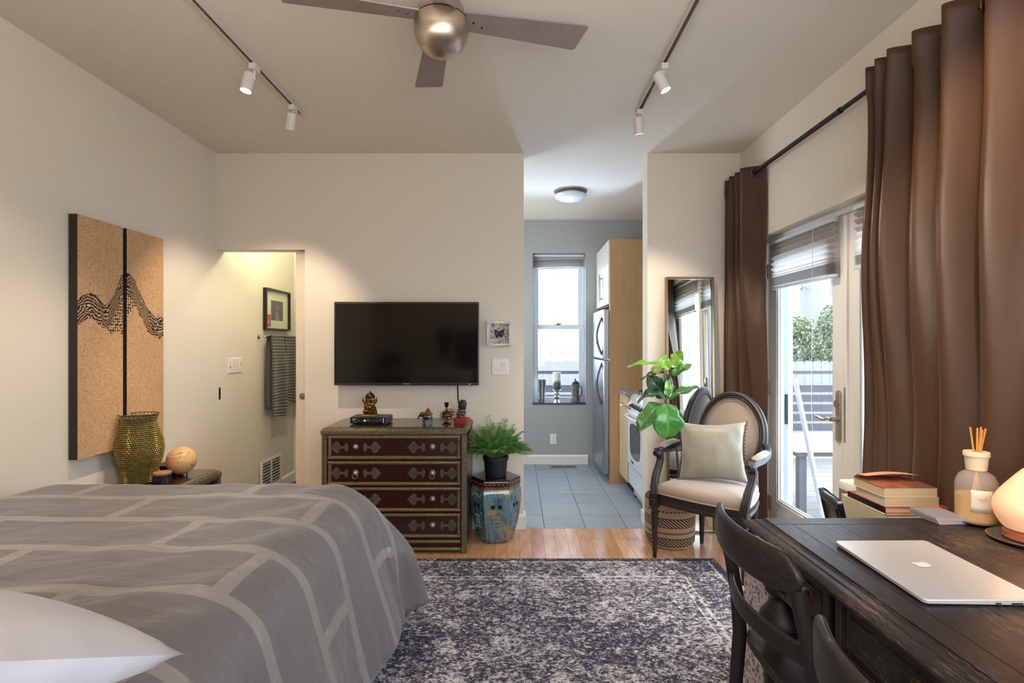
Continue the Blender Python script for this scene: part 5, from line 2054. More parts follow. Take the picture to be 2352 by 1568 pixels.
m.tube([tuple(P(*q)) for q in ((1530, 925, 3.60), (1528, 880, 3.57), (1524, 850, 3.58), (1517, 838, 3.52))], .004, 6, up=(0, 1, 0), scales=[1, .9, .7, .5])
m.build('stem', mat('brown_stem', (96, 80, 54), .8), fg, world=True)

# ------------------------------------------------------------------ armchair
BW = dark_wood('black_painted_beech', 2, .25)
ac = thing('armchair', 'oval-back armchair with dark fluted wood frame and beige upholstery by the mirror', 'armchair', (1.229, 3.384, 0), -math.atan2(.694, .72))
FXH, FYF, RXH, RYB = .28, -.22, .175, .225


def rrect(fx, rx, fy, ry, bulge, n=10):
    """seat outline: front wider than back, sides gently bowed"""
    pts = []
    for i in range(n):
        u = i / n
        pts.append((-fx + 2 * fx * u, fy - bulge * math.sin(PI * u)))
    for i in range(n):
        u = i / n
        pts.append((fx + (rx - fx) * u + bulge * .8 * math.sin(PI * u), fy + (ry - fy) * u))
    for i in range(n):
        u = i / n
        pts.append((rx - 2 * rx * u, ry))
    for i in range(n):
        u = i / n
        pts.append((-rx + (-fx + rx) * u - bulge * .8 * math.sin(PI * u), ry + (fy - ry) * u))
    return pts


ol = rrect(FXH, RXH + .03, FYF, RYB, .025)
sc_ = lambda k, z: [Vector((x * k, y * k, z)) for x, y in ol]
MB().loft([sc_(.99, .345), sc_(1.0, .35), sc_(1.0, .362), sc_(.985, .368), sc_(.985, .385), sc_(1.0, .392), sc_(1.0, .405), sc_(.98, .41)]).build('seat_rail', BW, ac, bevel=0)
MB().loft([sc_(.975, .408), sc_(.99, .425), sc_(.985, .448), sc_(.94, .468), sc_(.82, .482), sc_(.55, .492), sc_(.2, .496), sc_(.01, .496)]).build('seat', CREAM, ac, sharp=60)
MB().tube([(x * .992, y * .992, .414) for x, y in ol], .0045, 6, closed=True).build('seat_piping', CREAM, ac)
for s in (-1, 1):
    # front leg with carved block
    m = MB()
    m.box(s * FXH - .026, s * FXH + .026, FYF - .026, FYF + .026, .325, .408)
    m.lathe([(.012, 0), (.014, .05), (.0155, .055), (.0155, .065), (.014, .07), (.021, .27), (.024, .30), (.019, .306), (.025, .316), (.023, .325)], (s * FXH, FYF, 0), 24, fn=lambda a, z: 1 + (.06 * math.cos(12 * a) if .07 < z < .3 else 0))
    m.torus((s * FXH, FYF - .027, .366), .012, .003, 12, 5, (0, 1, 0))
    m.torus((s * (FXH + .027), FYF, .366), .012, .003, 12, 5, (1, 0, 0))
    m.build('leg', BW, ac)
    m = MB()
    m.lathe([(.012, 0), (.015, .06), (.020, .28), (.023, .34), (.023, .40)], (s * RXH, RYB, 0), 16, fn=lambda a, z: 1)
    m.tube([(s * RXH, RYB, .38), (s * RXH, RYB + .01, .46), (s * (RXH - .01), RYB + .03, .54)], .022, 10, up=(0, 1, 0))
    m.build('leg', BW, ac)
    # arm support, an S-curve from the front block
    flute = [(.024, -.012), (.020, -.018), (.012, -.015), (.006, -.019), (0, -.016), (-.006, -.019), (-.012, -.015), (-.020, -.018), (-.024, -.012), (-.024, .014), (-.014, .019), (.014, .019), (.024, .014)]
    m = MB().sweep([(s * FXH, FYF, .40), (s * (FXH + .006), FYF + .004, .45), (s * (FXH + .012), FYF + .03, .51), (s * (FXH + .016), FYF + .075, .565), (s * (FXH + .016), FYF + .10, .61), (s * (FXH + .014), FYF + .085, .655)], flute, up=(0, 1, 0), scales=[1, .95, .9, .85, .85, .95])
    m.build('arm_support', BW, ac)
    ax0 = s * (FXH + .014)
    m = MB().sweep([(ax0, FYF + .045, .658), (ax0, FYF + .06, .668), (ax0, FYF + .10, .668), (ax0 + s * .008, FYF + .2, .672), (ax0, FYF + .32, .685), (ax0 - s * .03, FYF + .43, .70), (s * .225, .27, .715)], [(.026, -.016), (.022, .014), (.012, .018), (-.012, .018), (-.022, .014), (-.026, -.016), (-.016, -.022), (.016, -.022)], scales=[.8, 1.05, .95, .9, .85, .75, .7])
    m.ell((ax0, FYF + .052, .655), (.028, .022, .024), 14, 10)
    m.torus((ax0, FYF + .031, .656), .012, .004, 14, 6, (0, 1, 0))
    m.build('armrest', BW, ac)
    m = MB().sweep([(ax0, FYF + .11, .683), (ax0 + s * .004, FYF + .13, .692), (ax0 + s * .008, FYF + .2, .700), (ax0 + s * .004, FYF + .29, .705), (ax0, FYF + .33, .698)], [(.027 * math.cos(a), .016 * math.sin(a)) for a in [2 * PI * i / 14 for i in range(14)]], scales=[.6, .95, 1.05, .95, .5])
    m.build('arm_pad', CREAM, ac)
# oval back
BM = Matrix.Translation((0.005, .275, .762)) @ Matrix.Rotation(R(-9), 4, 'X')


def oval(a, b, n=56, y=0.0):
    return [BM @ Vector((a * math.cos(2 * PI * i / n), y, b * math.sin(2 * PI * i / n))) for i in range(n)]


upb = BM.to_3x3() @ Vector((0, 1, 0))
prof_ = [(.027, 0), (.024, .016), (.012, .022), (.006, .018), (0, .024), (-.008, .024), (-.014, .014), (-.024, .010), (-.027, -.004), (-.024, -.016), (0, -.02), (.022, -.016)]
m = MB().sweep(oval(.208, .255), [(x, -y) for x, y in prof_], up=upb, closed=True)
m.torus(BM @ Vector((0, -.012, 0)), 1, .001, 4, 3) if False else None
m.build('back_frame', BW, ac, sharp=30)


def pad(sgn, dep):
    def f(u, v):
        a, r = 2 * PI * u, v
        return BM @ Vector((.186 * r * math.cos(a), sgn * (.010 + dep * math.cos(r * PI / 2) ** .8), .234 * r * math.sin(a)))
    return MB().grid(f, 48, 10)


pad(-1, .028).build('back_upholstery', CREAM, ac, sharp=0)
pad(1, .012).build('back_upholstery', CREAM, ac, sharp=0)
for rr in (.183, .173):
    MB().tube(oval(rr, rr + .048, 56, -.016 - (.186 - rr) * .5), .0028, 6, closed=True, up=upb).build('piping', mat('taupe_piping', (140, 120, 104), .8), ac)
MB().box(-.17, .17, .225, .245, .40, .43).build('rear_rail', BW, ac, smooth=False, bevel=.003)

cu = thing('throw_cushion', 'sage satin throw cushion with a beaded trim leaning in the armchair', 'cushion', (1.243, 3.432, .672), rot=(R(74), R(-3), R(-24)))
cushion(.42, .385, .17, pinch=.13, n=32, power=.40, wr=.007, seed=3).build('cover', SATINP, cu, sharp=0)
m = MB()
rnd = random.Random(5)
for s in (-1, 1):
    for q in range(34):
        v_ = (q / 33) * 2 - 1
        x = s * (.21 * (1 - .13 * (1 - v_ * v_)) + .004)
        y = v_ * .192
        m.ell((x, y, rnd.uniform(-.006, .006)), .0052, 6, 5)
        if q % 2:
            m.ell((x + s * .006, y, rnd.uniform(-.008, .008)), .004, 6, 4)
o = m.build('bead_trim', mat('brown_beads', (86, 52, 44), .25, .4), cu)

o['kind'] = 'stuff'
# ------------------------------------------------------------------ curtains and rod
XRD, HRD = 1.572, 2.494
rod = thing('curtain_rod', 'black metal curtain rod running along the right wall above the glass door', 'curtain rod', (XRD, 0, HRD))
MB().cyl((0, 2.62, 0), (0, 3.945, 0), .0135).build('rod', DARKM, rod)
MB().cyl((0, .75, 0), (0, 2.64, 0), .0115).build('rod', DARKM, rod)
MB().lathe([(.015, 0), (.0155, .004), (.0155, .02), (.015, .024)], (0, 2.61, 0), 16, Matrix.Rotation(R(-90), 3, 'X')).build('joint_collar', DARKM, rod)
for y in (.95, 3.70):
    m = MB().cyl((0, y, -.014), (XR - XRD - .001, y, -.014), .006)
    m.box(XR - XRD - .005, XR - XRD - .0005, y - .018, y + .018, -.05, .02)
    m.build('bracket', DARKM, rod)


def curtain(label, f0, crests, xtop, amp_t, low, ytop_end, ybot_add, gro, cat_group):
    """crests: Y of the folds that stand out into the room; low(y) -> (centre X, amplitude) below the armrest height"""
    t = thing('curtain', label, 'curtain', (XRD, 0, 0), group=cat_group)
    y0, y1 = crests[0], crests[-1]
    K = len(crests) - 1
    HTOP = 2.537

    def yc(f):
        i = min(K - 1, int(f * K))
        w = f * K - i
        return crests[i] + (crests[i + 1] - crests[i]) * w

    def fn(u, v):
        f = f0 / K + (1 - f0 / K) * u
        y = yc(f)
        ph = 2 * PI * f * K
        z = HTOP - v * (HTOP - .018)
        g = smooth01(1.9, .9, z)
        xl, al = low(y)
        xc = xtop + (xl - xtop) * g
        am = amp_t + (al - amp_t) * g
        am *= 1 + .22 * math.sin(f * K * 2.3 + 1.2) * (1 if z < 2.4 else .4)
        soft = math.cos(ph + .35 * math.sin(ph) + .5 * g * math.sin(f * 9 + z))
        x = xc - am * soft + .006 * noise.noise(Vector((f * 14, z * 1.6, K)))
        y = y + .018 * math.sin(ph * 1 + 1) + ybot_add(f) * smooth01(2.3, .7, z) + .010 * noise.noise(Vector((f * 9, z * 1.3, 5 + K)))
        z += .006 * math.cos(ph) * (1 - v)
        return Vector((x - XRD, y, z))
    m = MB().grid(fn, 26 * K, 70)
    m.build('cloth', CURT, t, sharp=0, solid=.003)
    for k in gro:
        # eyelet where the cloth crosses the rod
        f = k / K
        y = fn((f - f0 / K) / (1 - f0 / K), .017).y
        rr = MB().torus((0, y, HRD), .026, .0045, 24, 6, (.45 * (1 if (k * 4) % 4 == 1 else -1), 1, 0))
        rr.build('eyelet', mat('antique_brass', (140, 112, 66), .35, .9), t)
    return t


def low_far(y):
    g = smooth01(3.78, 3.66, y)
    return 1.545 + .085 * g, .045 - .017 * g


curtain('brown eyelet curtain gathered at the far end of the rod behind the armchair', .5, [3.44, 3.62, 3.71, 3.80, 3.90], 1.565, .058, low_far, 0, lambda f: .05 - .02 * f, [.75, 1.25, 1.75], 'brown curtains on the rod')
curtain('large brown eyelet curtain at the right edge of the picture behind the desk', 0, [.86, 1.00, 1.17, 1.34, 1.51, 1.686, 1.862, 2.02, 2.15, 2.22, 2.29], 1.562, .072, lambda y: (1.600 + .03 * smooth01(1.95, 2.1, y), .034), 0, lambda f: .19 * f, [.25, .75, 1.25, 1.75, 2.25, 2.75, 3.25, 3.75, 4.25, 4.75, 5.25, 5.75, 6.25, 6.75, 7.25, 7.75, 8.3, 8.75], 'brown curtains on the rod')
# ------------------------------------------------------------------ desk
X0, X1, Y0_, Y1_, HD = .758, 1.556, .33, 1.81, .79
dsk = thing('desk', 'distressed black wooden writing desk with moulded edge and brass-knobbed drawers', 'desk', (X0, Y0_, 0))
W, D = X1 - X0, Y1_ - Y0_
EDGEM = dark_wood('worn_edge_wood', 1, 1.0)
TOPM = dark_wood('worn_desk_top', 1, .62)
MB().rects(0, W, 0, D, [(.05, .735), (.035, .738), (.022, .742), (.006, .750), (0, .757), (0, .763), (.006, .770), (.018, .775), (.026, .776), (.030, .780), (.044, .783), (.048, .787), (.050, .787)]).build('edge_moulding', EDGEM, dsk, sharp=30)
bz0, bz1 = .7865, HD
ii = .0505
bw2 = .062
MB().box(ii, ii + bw2, ii, D - ii - bw2, bz0, bz1).build('border_board', TOPM, dsk, smooth=False, bevel=.0012)
MB().box(W - ii - bw2, W - ii, ii, D - ii - bw2, bz0, bz1).build('border_board', TOPM, dsk, smooth=False, bevel=.0012)
MB().box(ii, W - ii, D - ii - bw2 + .0015, D - ii, bz0, bz1).build('border_board', DWOODX, dsk, smooth=False, bevel=.0012)
nb = 4
wb_ = (W - 2 * ii - 2 * bw2 - .002) / nb
for q in range(nb):
    MB().box(ii + bw2 + .001 + q * wb_ + .0004, ii + bw2 + .001 + (q + 1) * wb_ - .0004, ii, D - ii - bw2, bz0, bz1 - .0003).build('top_board', TOPM, dsk, smooth=False, bevel=.0008)
# apron with drawers and panels along the front (facing the chairs)
ap = .045
MB().box(ap + .02, W - ap, .06, D - .06, .585, .735).build('carcass', DWOOD, dsk, smooth=False)
m = MB()
m.box(ap, ap + .02, .06, D - .06, .715, .735)
m.box(ap, ap + .02, .06, D - .06, .585, .60)
for y in (.06, .49, 1.005, 1.06, 1.25, D - .085):
    m.box(ap, ap + .02, y, y + .025, .60, .715)
m.build('front_rail', DWOOD, dsk, smooth=False, bevel=.002)
KN = mat('aged_brass', 0)


def dfront(ya, yb, knob):
    f = MB().rects(0, yb - ya, 0, .113, [(0, 0), (0, .006), (.010, .008), (.013, .004), (.020, .004), (.024, .009)])
    M = Matrix.Translation((ap + .018, yb, .601)) @ FACE_LEFT
    o = f.build('drawer_front', DWOOD, dsk, smooth=False, M=M)
    if knob:
        c = Matrix.Translation((ap + .010, (ya + yb) / 2, .66)) @ Matrix.Rotation(R(-90), 4, 'Y')
        k = MB().lathe([(.021, 0), (.021, .002), (.015, .004), (.015, .006), (.008, .008), (.006, .016), (.010, .020), (.0, .022)], seg=24)
        k.v = [tuple(c @ Vector(p)) for p in k.v]
        k.tube([(ap - .008, (ya + yb) / 2, .66), (ap - .016, (ya + yb) / 2, .652), (ap - .014, (ya + yb) / 2, .635), (ap - .010, (ya + yb) / 2, .622)], .004, 6, up=(0, 1, 0), scales=[1, 1, 1.2, 1.6])
        k.build('knob', KN, o)
        MB().box(ap + .0085, ap + .0095, (ya + yb) / 2 - .0015, (ya + yb) / 2 + .0015, .69, .703).build('keyhole', mat('dark_hole', 0), o, smooth=False)
    return o


dfront(1.085, 1.25, True)
dfront(1.275, D - .085, False)
dfront(.515, 1.005, True)
dfront(.085, .49, True)
# turned legs
LP_ = [(.030, 0), (.034, .02), (.022, .035), (.026, .06), (.036, .10), (.045, .20), (.050, .30), (.052, .36), (.050, .40), (.036, .42), (.034, .425), (.052, .44), (.066, .465), (.068, .485), (.060, .51), (.040, .535), (.030, .555), (.034, .57), (.046, .578), (.046, .586)]
for (lx, ly) in ((.075, D - .11), (.075, .11), (W - .09, D - .11), (W - .09, .11)):
    MB().lathe([(r, max(z, .0114 if lx < .5 else 0)) for r, z in LP_], (lx, ly, 0), 32).build('leg', DWOODZ, dsk)

# ------------------------------------------------------------------ chairs at the desk
CW = dark_wood('worn_chair_wood', 1, .35, (1.6, 16, 16))
CWZ = dark_wood('worn_chair_upright', 2, .1)


def desk_chair(loc, label, rz=0):
    t = thing('dining_chair', label, 'chair', loc, rz, group='dark bistro chairs at the desk')
    hw = .222
    for s in (-1, 1):
        m = MB().tube([(-.055, s * (hw - .02), 0), (-.02, s * (hw - .012), .22), (0, s * (hw - .006), .44), (-.006, s * hw, .55), (-.026, s * hw, .67), (-.048, s * (hw - .002), .775)], .021, 12, up=(0, 1, 0), scales=[.75, .95, 1.05, 1, .92, .95], flat=.85)
        m.build('back_post', CWZ, t)
        MB().tube([(.335, s * .185, 0), (.33, s * .19, .25), (.325, s * .195, .448)], .018, 12, up=(0, 1, 0), scales=[.7, 1, 1.15]).build('leg', CWZ, t)
    # crest rail: broad curved band, turned down onto the posts
    path, sc = [], []
    n = 26
    for i in range(n + 1):
        v = -1 + 2 * i / n
        y = v * (hw + .012)
        x = -.050 - .058 * (1 - abs(v) ** 2.2)
        z = .806 - .006 * abs(v) ** 4 - .02 * max(0, abs(v) - .85) / .15
        path.append((x, y, z))
        e = smooth01(1.0, .80, abs(v))
        sc.append((.85 + .15 * e, .50 + .50 * e))
    sec = []
    for i in range(20):
        a = 2 * PI * i / 20
        c_, s_ = math.cos(a), math.sin(a)
        sec.append((.0135 * math.copysign(abs(c_) ** .7, c_), .052 * math.copysign(abs(s_) ** .6, s_)))
    MB().sweep(path, sec, scales=sc).build('crest_rail', CW, t, sharp=0)
    path = [(-.020 - .052 * (1 - abs(v) ** 2), v * hw, .612) for v in [-1 + 2 * i / 18 for i in range(19)]]
    sec = [(.008 * math.copysign(abs(math.cos(a)) ** .6, math.cos(a)), .026 * math.copysign(abs(math.sin(a)) ** .6, math.sin(a))) for a in [2 * PI * i / 16 for i in range(16)]]
    MB().sweep(path, sec).build('back_slat', CW, t, sharp=0)
    o = []
    for i in range(40):
        a = 2 * PI * i / 40
        c_, s_ = math.cos(a), math.sin(a)
        o.append((.175 + .195 * math.copysign(abs(c_) ** .45, c_), .213 * math.copysign(abs(s_) ** .5, s_) * (1 + .04 * c_)))
    k = lambda q, z: [Vector((.175 + (x - .175) * q, y * q, z)) for x, y in o]
    MB().loft([k(.94, .446), k(1.0, .452), k(1.0, .466), k(.97, .472), k(.8, .468), k(.3, .463), k(.01, .462)]).build('seat', CW, t, sharp=50)
    MB().cyl((-.01, -hw + .02, .25), (-.01, hw - .02, .25), .010).build('stretcher', CWZ, t)
    for s in (-1, 1):
        MB().cyl((-.015, s * (hw - .014), .20), (.33, s * .19, .20), .010).build('stretcher', CWZ, t)
    return t


desk_chair((.70, 1.475, .0135), 'dark wooden bistro chair at the desk whose whole curved back is in view')
desk_chair((.612, .775, .0135), 'dark wooden bistro chair nearest the camera, only its curved top rail in view', R(-2))

# ------------------------------------------------------------------ things on the desk
ALU = mat('silver_aluminium', (214, 210, 206), .36, .25, var=(3, .01))
lp = thing('laptop', 'closed silver laptop with a white apple emblem on the desk', 'laptop', (1.018, 1.342, HD + .001), R(-1.7))
lw_, ll_ = .1265, .176


def rr2(hw, hl, r=.012, n=5):
    pts = []
    for cx, cy, a0 in ((hw - r, hl - r, 0), (-hw + r, hl - r, 90), (-hw + r, -hl + r, 180), (hw - r, -hl + r, 270)):
        for i in range(n + 1):
            a = R(a0 + 90 * i / n)
            pts.append((cx + r * math.cos(a), cy + r * math.sin(a)))
    return pts


def wedge(k, z, ez):
    # thin front edge on the left (-x), thick hinge edge on the right
    return [Vector((x * k, y * k, z + ez * (x / lw_ + 1) * .5)) for x, y in rr2(lw_, ll_)]


MB().loft([wedge(.97, .001, 0), wedge(.995, .003, 0), wedge(1, .0045, 0), wedge(1, .0070, .004)]).build('base', ALU, lp, sharp=50)
MB().loft([wedge(.998, .0074, .004), wedge(1, .008, .004), wedge(1, .0108, .004), wedge(.993, .0120, .004), wedge(.985, .0122, .004)]).build('lid', ALU, lp, sharp=50)
for (xx, ww) in ((.03, .012), (.07, .024), (.10, .010)):
    MB().box(xx - ww / 2, xx + ww / 2, -ll_ - .0006, -ll_ + .002, .0045, .0075).build('port', mat('dark_hole', 0), lp, smooth=False)
ap_pts = [(0, .0185), (.006, .0215), (.013, .0205), (.0185, .015), (.0145, .010), (.0125, .003), (.0150, -.004), (.0190, -.0075), (.0150, -.0165), (.0095, -.0225), (.005, -.0215), (0, -.0200), (-.005, -.0215), (-.0095, -.0225), (-.0150, -.0165), (-.0195, -.006), (-.0200, .006), (-.0165, .0165), (-.0105, .0210), (-.005, .0205)]
# emblem: stalk end points to the left in the picture (-x)
LM = Matrix.Translation((-.004, .006, .0161)) @ Matrix.Rotation(math.atan2(.004, lw_ * 2) * -1, 4, 'Y') @ Matrix.Rotation(R(90), 4, 'Z')
m = MB().prism([(x * .82, y * .82) for x, y in ap_pts], 0, .0003, LM)
m.prism([(x * .82, y * .82) for x, y in [(-.001, .0225), (.001, .029), (.0075, .0335), (.0080, .029), (.005, .0245)]], 0, .0003, LM)
m.build('emblem', mat('white_emblem', (250, 250, 250), .3), lp, smooth=False)

NB = mat('grey_card_cover', (142, 136, 140), .5)
NBP = mat('notebook_pages', (222, 208, 200), .8)
for i in range(4):
    t = thing('notebook', ['bottom thin grey notebook of the small stack on the desk', 'second thin grey notebook from the bottom of the small stack', 'third thin grey notebook from the bottom, under the top one', 'topmost thin grey notebook of the small stack beside the bottle'][i], 'notebook', (1.374 - .002 * i, 1.752 - .001 * i, HD + .0005 + i * .0052), R(3 - i), group='thin notebooks stacked on the desk')
    MB().box(-.05, .05, -.058, .058, 0, .0012).build('cover', NB, t, smooth=False)
    MB().box(-.049, .049, -.057, .057, .0012, .0038).build('pages', NBP, t, smooth=False)
    MB().box(-.05, .05, -.058, .058, .0038, .005).build('cover', NB, t, smooth=False)

# reed diffuser bottle on its saucer
SAU = mat('silver_plate', (176, 170, 160), .25, .9)
s1 = thing('saucer', 'small round silver-rimmed dish under the reed diffuser bottle', 'dish', (1.463, 1.713, HD + .001))
MB().lathe([(.0, 0), (.045, 0), (.058, .004), (.066, .010), (.064, .011), (.045, .005), (0, .004)], seg=40).build('dish', SAU, s1)
rdf = thing('reed_diffuser', 'frosted glass reed diffuser bottle half full of amber liquid with wooden collar', 'diffuser', (1.463, 1.713, HD + .0062))
FRO = NT('frosted_glass')
FRO.set(Base_Color=srgb((214, 204, 190)), Roughness=.3, Alpha=.3)
reg(FRO)
MB().lathe([(.0, 0), (.048, 0), (.0545, .005), (.0555, .012), (.0555, .112), (.053, .130), (.044, .148), (.030, .158), (.024, .162), (.024, .170)], seg=40).build('bottle', FRO.m, rdf)
AMB = NT('amber_liquid')
AMB.set(Base_Color=srgb((220, 164, 40)), Roughness=.1)
AMB.b.inputs['Transmission Weight'].default_value = .1
reg(AMB)
MB().lathe([(.0, .004), (.048, .004), (.0535, .010), (.0535, .084), (0, .085)], seg=40).build('liquid', AMB.m, rdf)
MB().lathe([(.027, .163), (.031, .205), (.0345, .207), (.0345, .219), (.033, .221), (.012, .221), (.012, .212)], seg=36).build('wooden_collar', mat('cream_wood_collar', (226, 204, 172), .55), rdf)
rnd = random.Random(2)
for i, (dx, dy) in enumerate(((-.020, 0), (.010, .008), (.012, -.008), (.018, .004), (.026, -.004))):
    MB().cyl((-dx * 1.0, -dy * 1.0, .02), (dx, dy, .298 - .004 * (i % 3)), .0027, .0027, 8).build('reed', mat('orange_reed', (222, 150, 72), .6), rdf)
LBM = Matrix.Translation((0, 0, 0))
# curved paper label facing the camera's left
m = MB()


def labf(u, v):
    a = R(215) + R(58) * u
    return Vector((.0560 * math.cos(a), .0560 * math.sin(a), .040 + .068 * v))


lab = MB().grid(labf, 12, 4).build('paper_label', mat('cream_label', (226, 216, 196), .8), rdf, solid=.0006)


def on_curve(o, r, a0, z0):
    for vtx in o.data.vertices:
        x, y, z = vtx.co
        a = a0 + x / r
        vtx.co = ((r + z) * math.cos(a), (r + z) * math.sin(a), z0 + y)


INK = mat('grey_ink', 0)
for s, size, z_, a_ in (('CULTI', .0085, .080, 244), ('MILANO', .0026, .073, 244), ('FRAGRANZA', .0030, .045, 247)):
    o = text('lettering', s, size, INK, lab, Matrix.Identity(4), extrude=.0002)
    on_curve(o, .0566, R(a_), z_)

# salt lamp
s2 = thing('saucer', 'round pewter plate under the glowing peach lamp', 'dish', (1.468, 1.545, HD + .001))
MB().lathe([(.0, 0), (.075, 0), (.088, .004), (.094, .011), (.092, .012), (.075, .006), (0, .005)], seg=48).build('dish', SAU, s2)
sl_ = thing('salt_lamp', 'glowing peach teardrop lamp on a round wooden base', 'lamp', (1.480, 1.545, HD + .0072))
SALT = NT('glowing_salt')
v = SALT.coord()
f = SALT.noise(v, 9, 4, .6)
SALT.set(Base_Color=srgb((236, 176, 140)), Roughness=.55, Emission_Color=SALT.mix(f, (1.0, .50, .26, 1), (1.0, .60, .38, 1)))
SALT.b.inputs['Emission Strength'].default_value = .31
reg(SALT)
MB().lathe([(.058, .024), (.068, .034), (.084, .06), (.090, .085), (.088, .105), (.078, .128), (.060, .152), (.042, .176), (.027, .194), (.020, .202), (.010, .206), (0, .207)], seg=48).build('salt_body', SALT.m, sl_, sharp=0, sub=1)
MB().lathe([(.0, 0), (.060, 0), (.066, .004), (.066, .020), (.062, .0245), (0, .0245)], seg=40).build('wooden_base', mat('red_brown_wood', (146, 84, 52), .4), sl_)
light('salt_glow', 'POINT', (1.36, 1.44, HD + .16), (0, 0, 0), .35, (1.0, .5, .25), .05)

# ------------------------------------------------------------------ low white cabinet behind the desk and what stands on it
sc2 = thing('side_cabinet', 'low white cabinet behind the far edge of the desk', 'cabinet', (1.15, 1.86, 0))
WLC = mat('white_laminate', (206, 200, 196), .5)
MB().box(0, .405, .0, .66, .04, .50).build('carcass', WLC, sc2, smooth=False, bevel=.003)
for q in range(2):
    o = MB().box(.004 + q * .2, .20 + q * .2, -.014, -.001, .05, .49).build('cabinet_door', WLC, sc2, smooth=False, bevel=.002)
    MB().cyl((.18 + q * .045, -.014, .35), (.18 + q * .045, -.03, .35), .008).build('knob', STEEL, o)
for sx in (.03, .375):
    for sy in (.03, .63):
        MB().cyl((sx, sy, .0114 if sx < .1 else 0), (sx, sy, .04), .015).build('foot', DARKM, sc2)
pb = thing('patterned_box', 'storage box printed with pale and dark figures beside the desk leg', 'box', (.885, 1.90, .0114))
PT = NT('printed_figures')
v = PT.coord()
vo = PT.n('TexVoronoi', feature='F1')
vo.inputs['Scale'].default_value = 40
PT.l(v, vo.inputs['Vector'])
f = PT.noise(v, 34, 4, .7, 2.0)
PT.set(Base_Color=PT.ramp(PT.math('ADD', PT.math('MULTIPLY', vo.outputs['Distance'], .5), PT.math('MULTIPLY', f, .6)), [(.38, srgb((70, 54, 56))), (.48, srgb((206, 196, 196))), (.62, srgb((222, 214, 214))), (.7, srgb((120, 104, 106)))]), Roughness=.7)
reg(PT)
MB().box(0, .25, 0, .20, 0, .50).build('body', PT.m, pb, smooth=False, bevel=.003)
MB().box(-.003, .253, -.003, .203, .47, .54).build('lid', PT.m, pb, smooth=False, bevel=.003)
bg = thing('folded_bag', 'folded tan cloth on top of the patterned box', 'bag', (.97, 2.0, .552))
cushion(.16, .18, .09, pinch=.05, n=14, wr=.004).build('cloth', mat('tan_cloth', (150, 118, 100), .85), bg, M=Matrix.Translation((0, 0, .045)))

org = thing('drawer_organizer', 'beige three-drawer desktop organizer under the books', 'organizer', (1.33, 1.945, .5005))
BEI = mat('beige_plastic', (214, 202, 170), .5)
MB().box(0, .222, 0, .26, 0, .012).build('shell', BEI, org, smooth=False)
m = MB()
m.box(0, .006, 0, .26, .012, .244)
m.box(.216, .222, 0, .26, .012, .244)
m.box(0, .222, 0, .26, .238, .244)
m.box(.006, .216, .25, .26, .012, .238)
m.build('casing', BEI, org, smooth=False, bevel=.001)
for q in range(3):
    o = MB().box(.008, .214, -.004, .24, .015 + q * .074, .086 + q * .074).build('drawer', BEI, org, smooth=False, bevel=.001)
    MB().box(.09, .13, -.010, -.004, .05 + q * .074, .056 + q * .074).build('drawer_pull', DARKM, o, smooth=False)

PG = mat('cream_pages', (226, 200, 160), .85, col2=(196, 166, 126), var=(3, .4), stretch=(.4, .4, 220))


def book(name, label, x0, x1, y0, y1, z0, h, cover, rz=0, grp='books stacked behind the desk', over=.003, lift=False, spine='x0'):
    cx, cy = (x0 + x1) / 2, (y0 + y1) / 2
    t = thing(name, label, 'book', (cx, cy, z0), R(rz), group=grp)
    a, b = (x1 - x0) / 2, (y1 - y0) / 2
    c = .002 if over > .0015 else .0008
    MB().box(-a + .002, a - over, -b + over, b - over, c, h - c).build('pages', PG, t, smooth=False)
    m = MB().box(-a, a, -b, b, 0, c)
    m.build('back_cover', cover, t, smooth=False)
    if not lift:
        MB().box(-a, a, -b, b, h - c, h).build('front_cover', cover, t, smooth=False)
        MB().box(-a - .001, -a + .0018, -b, b, 0, h).build('spine', cover, t, smooth=False)
    return t, a, b


RED = mat('red_cloth_cover', (206, 48, 40), .5)
WCV = mat('cream_paper_cover', (220, 200, 170), .6)
PHO = mat('sepia_photo_cover', (196, 118, 84), .45, col2=(66, 34, 26), var=(14, .55))
zb = .6005 + .1445
book('book', 'wide black and red hardback at the bottom of the book stack', 1.335, 1.566, 1.950, 2.17, zb, .022, RED, 0)
MB_ = MB().box(-.1175, -.1155, -.11, .11, .001, .021).build('spine', BLACKP, bpy.data.objects['book'], smooth=False)
book('book', 'middle cream paperback of the stack, above the red book', 1.338, 1.535, 1.955, 2.12, zb + .0225, .033, WCV, 0, over=.001)
tb_, a_, b_ = book('book', 'top paperback of the stack with its photo cover curling open', 1.332, 1.530, 1.957, 2.13, zb + .056, .034, WCV, 1, over=.001, lift=True)
MB().box(-a_, a_, -b_, b_, .0335, .0345).build('photo_page', PHO, tb_, smooth=False)
MB().grid(lambda u, v: Vector((-a_ + 2 * a_ * u * .96, b_ - 2 * b_ * v * (.45 + .1 * u), .0348 + .022 * smooth01(0, .35, v) * (.55 + .45 * math.sin(u * 2.6)) + .008 * v)), 18, 14).build('curling_cover', mat('peach_paper', (226, 164, 128), .6), tb_, solid=.0006, sharp=0)

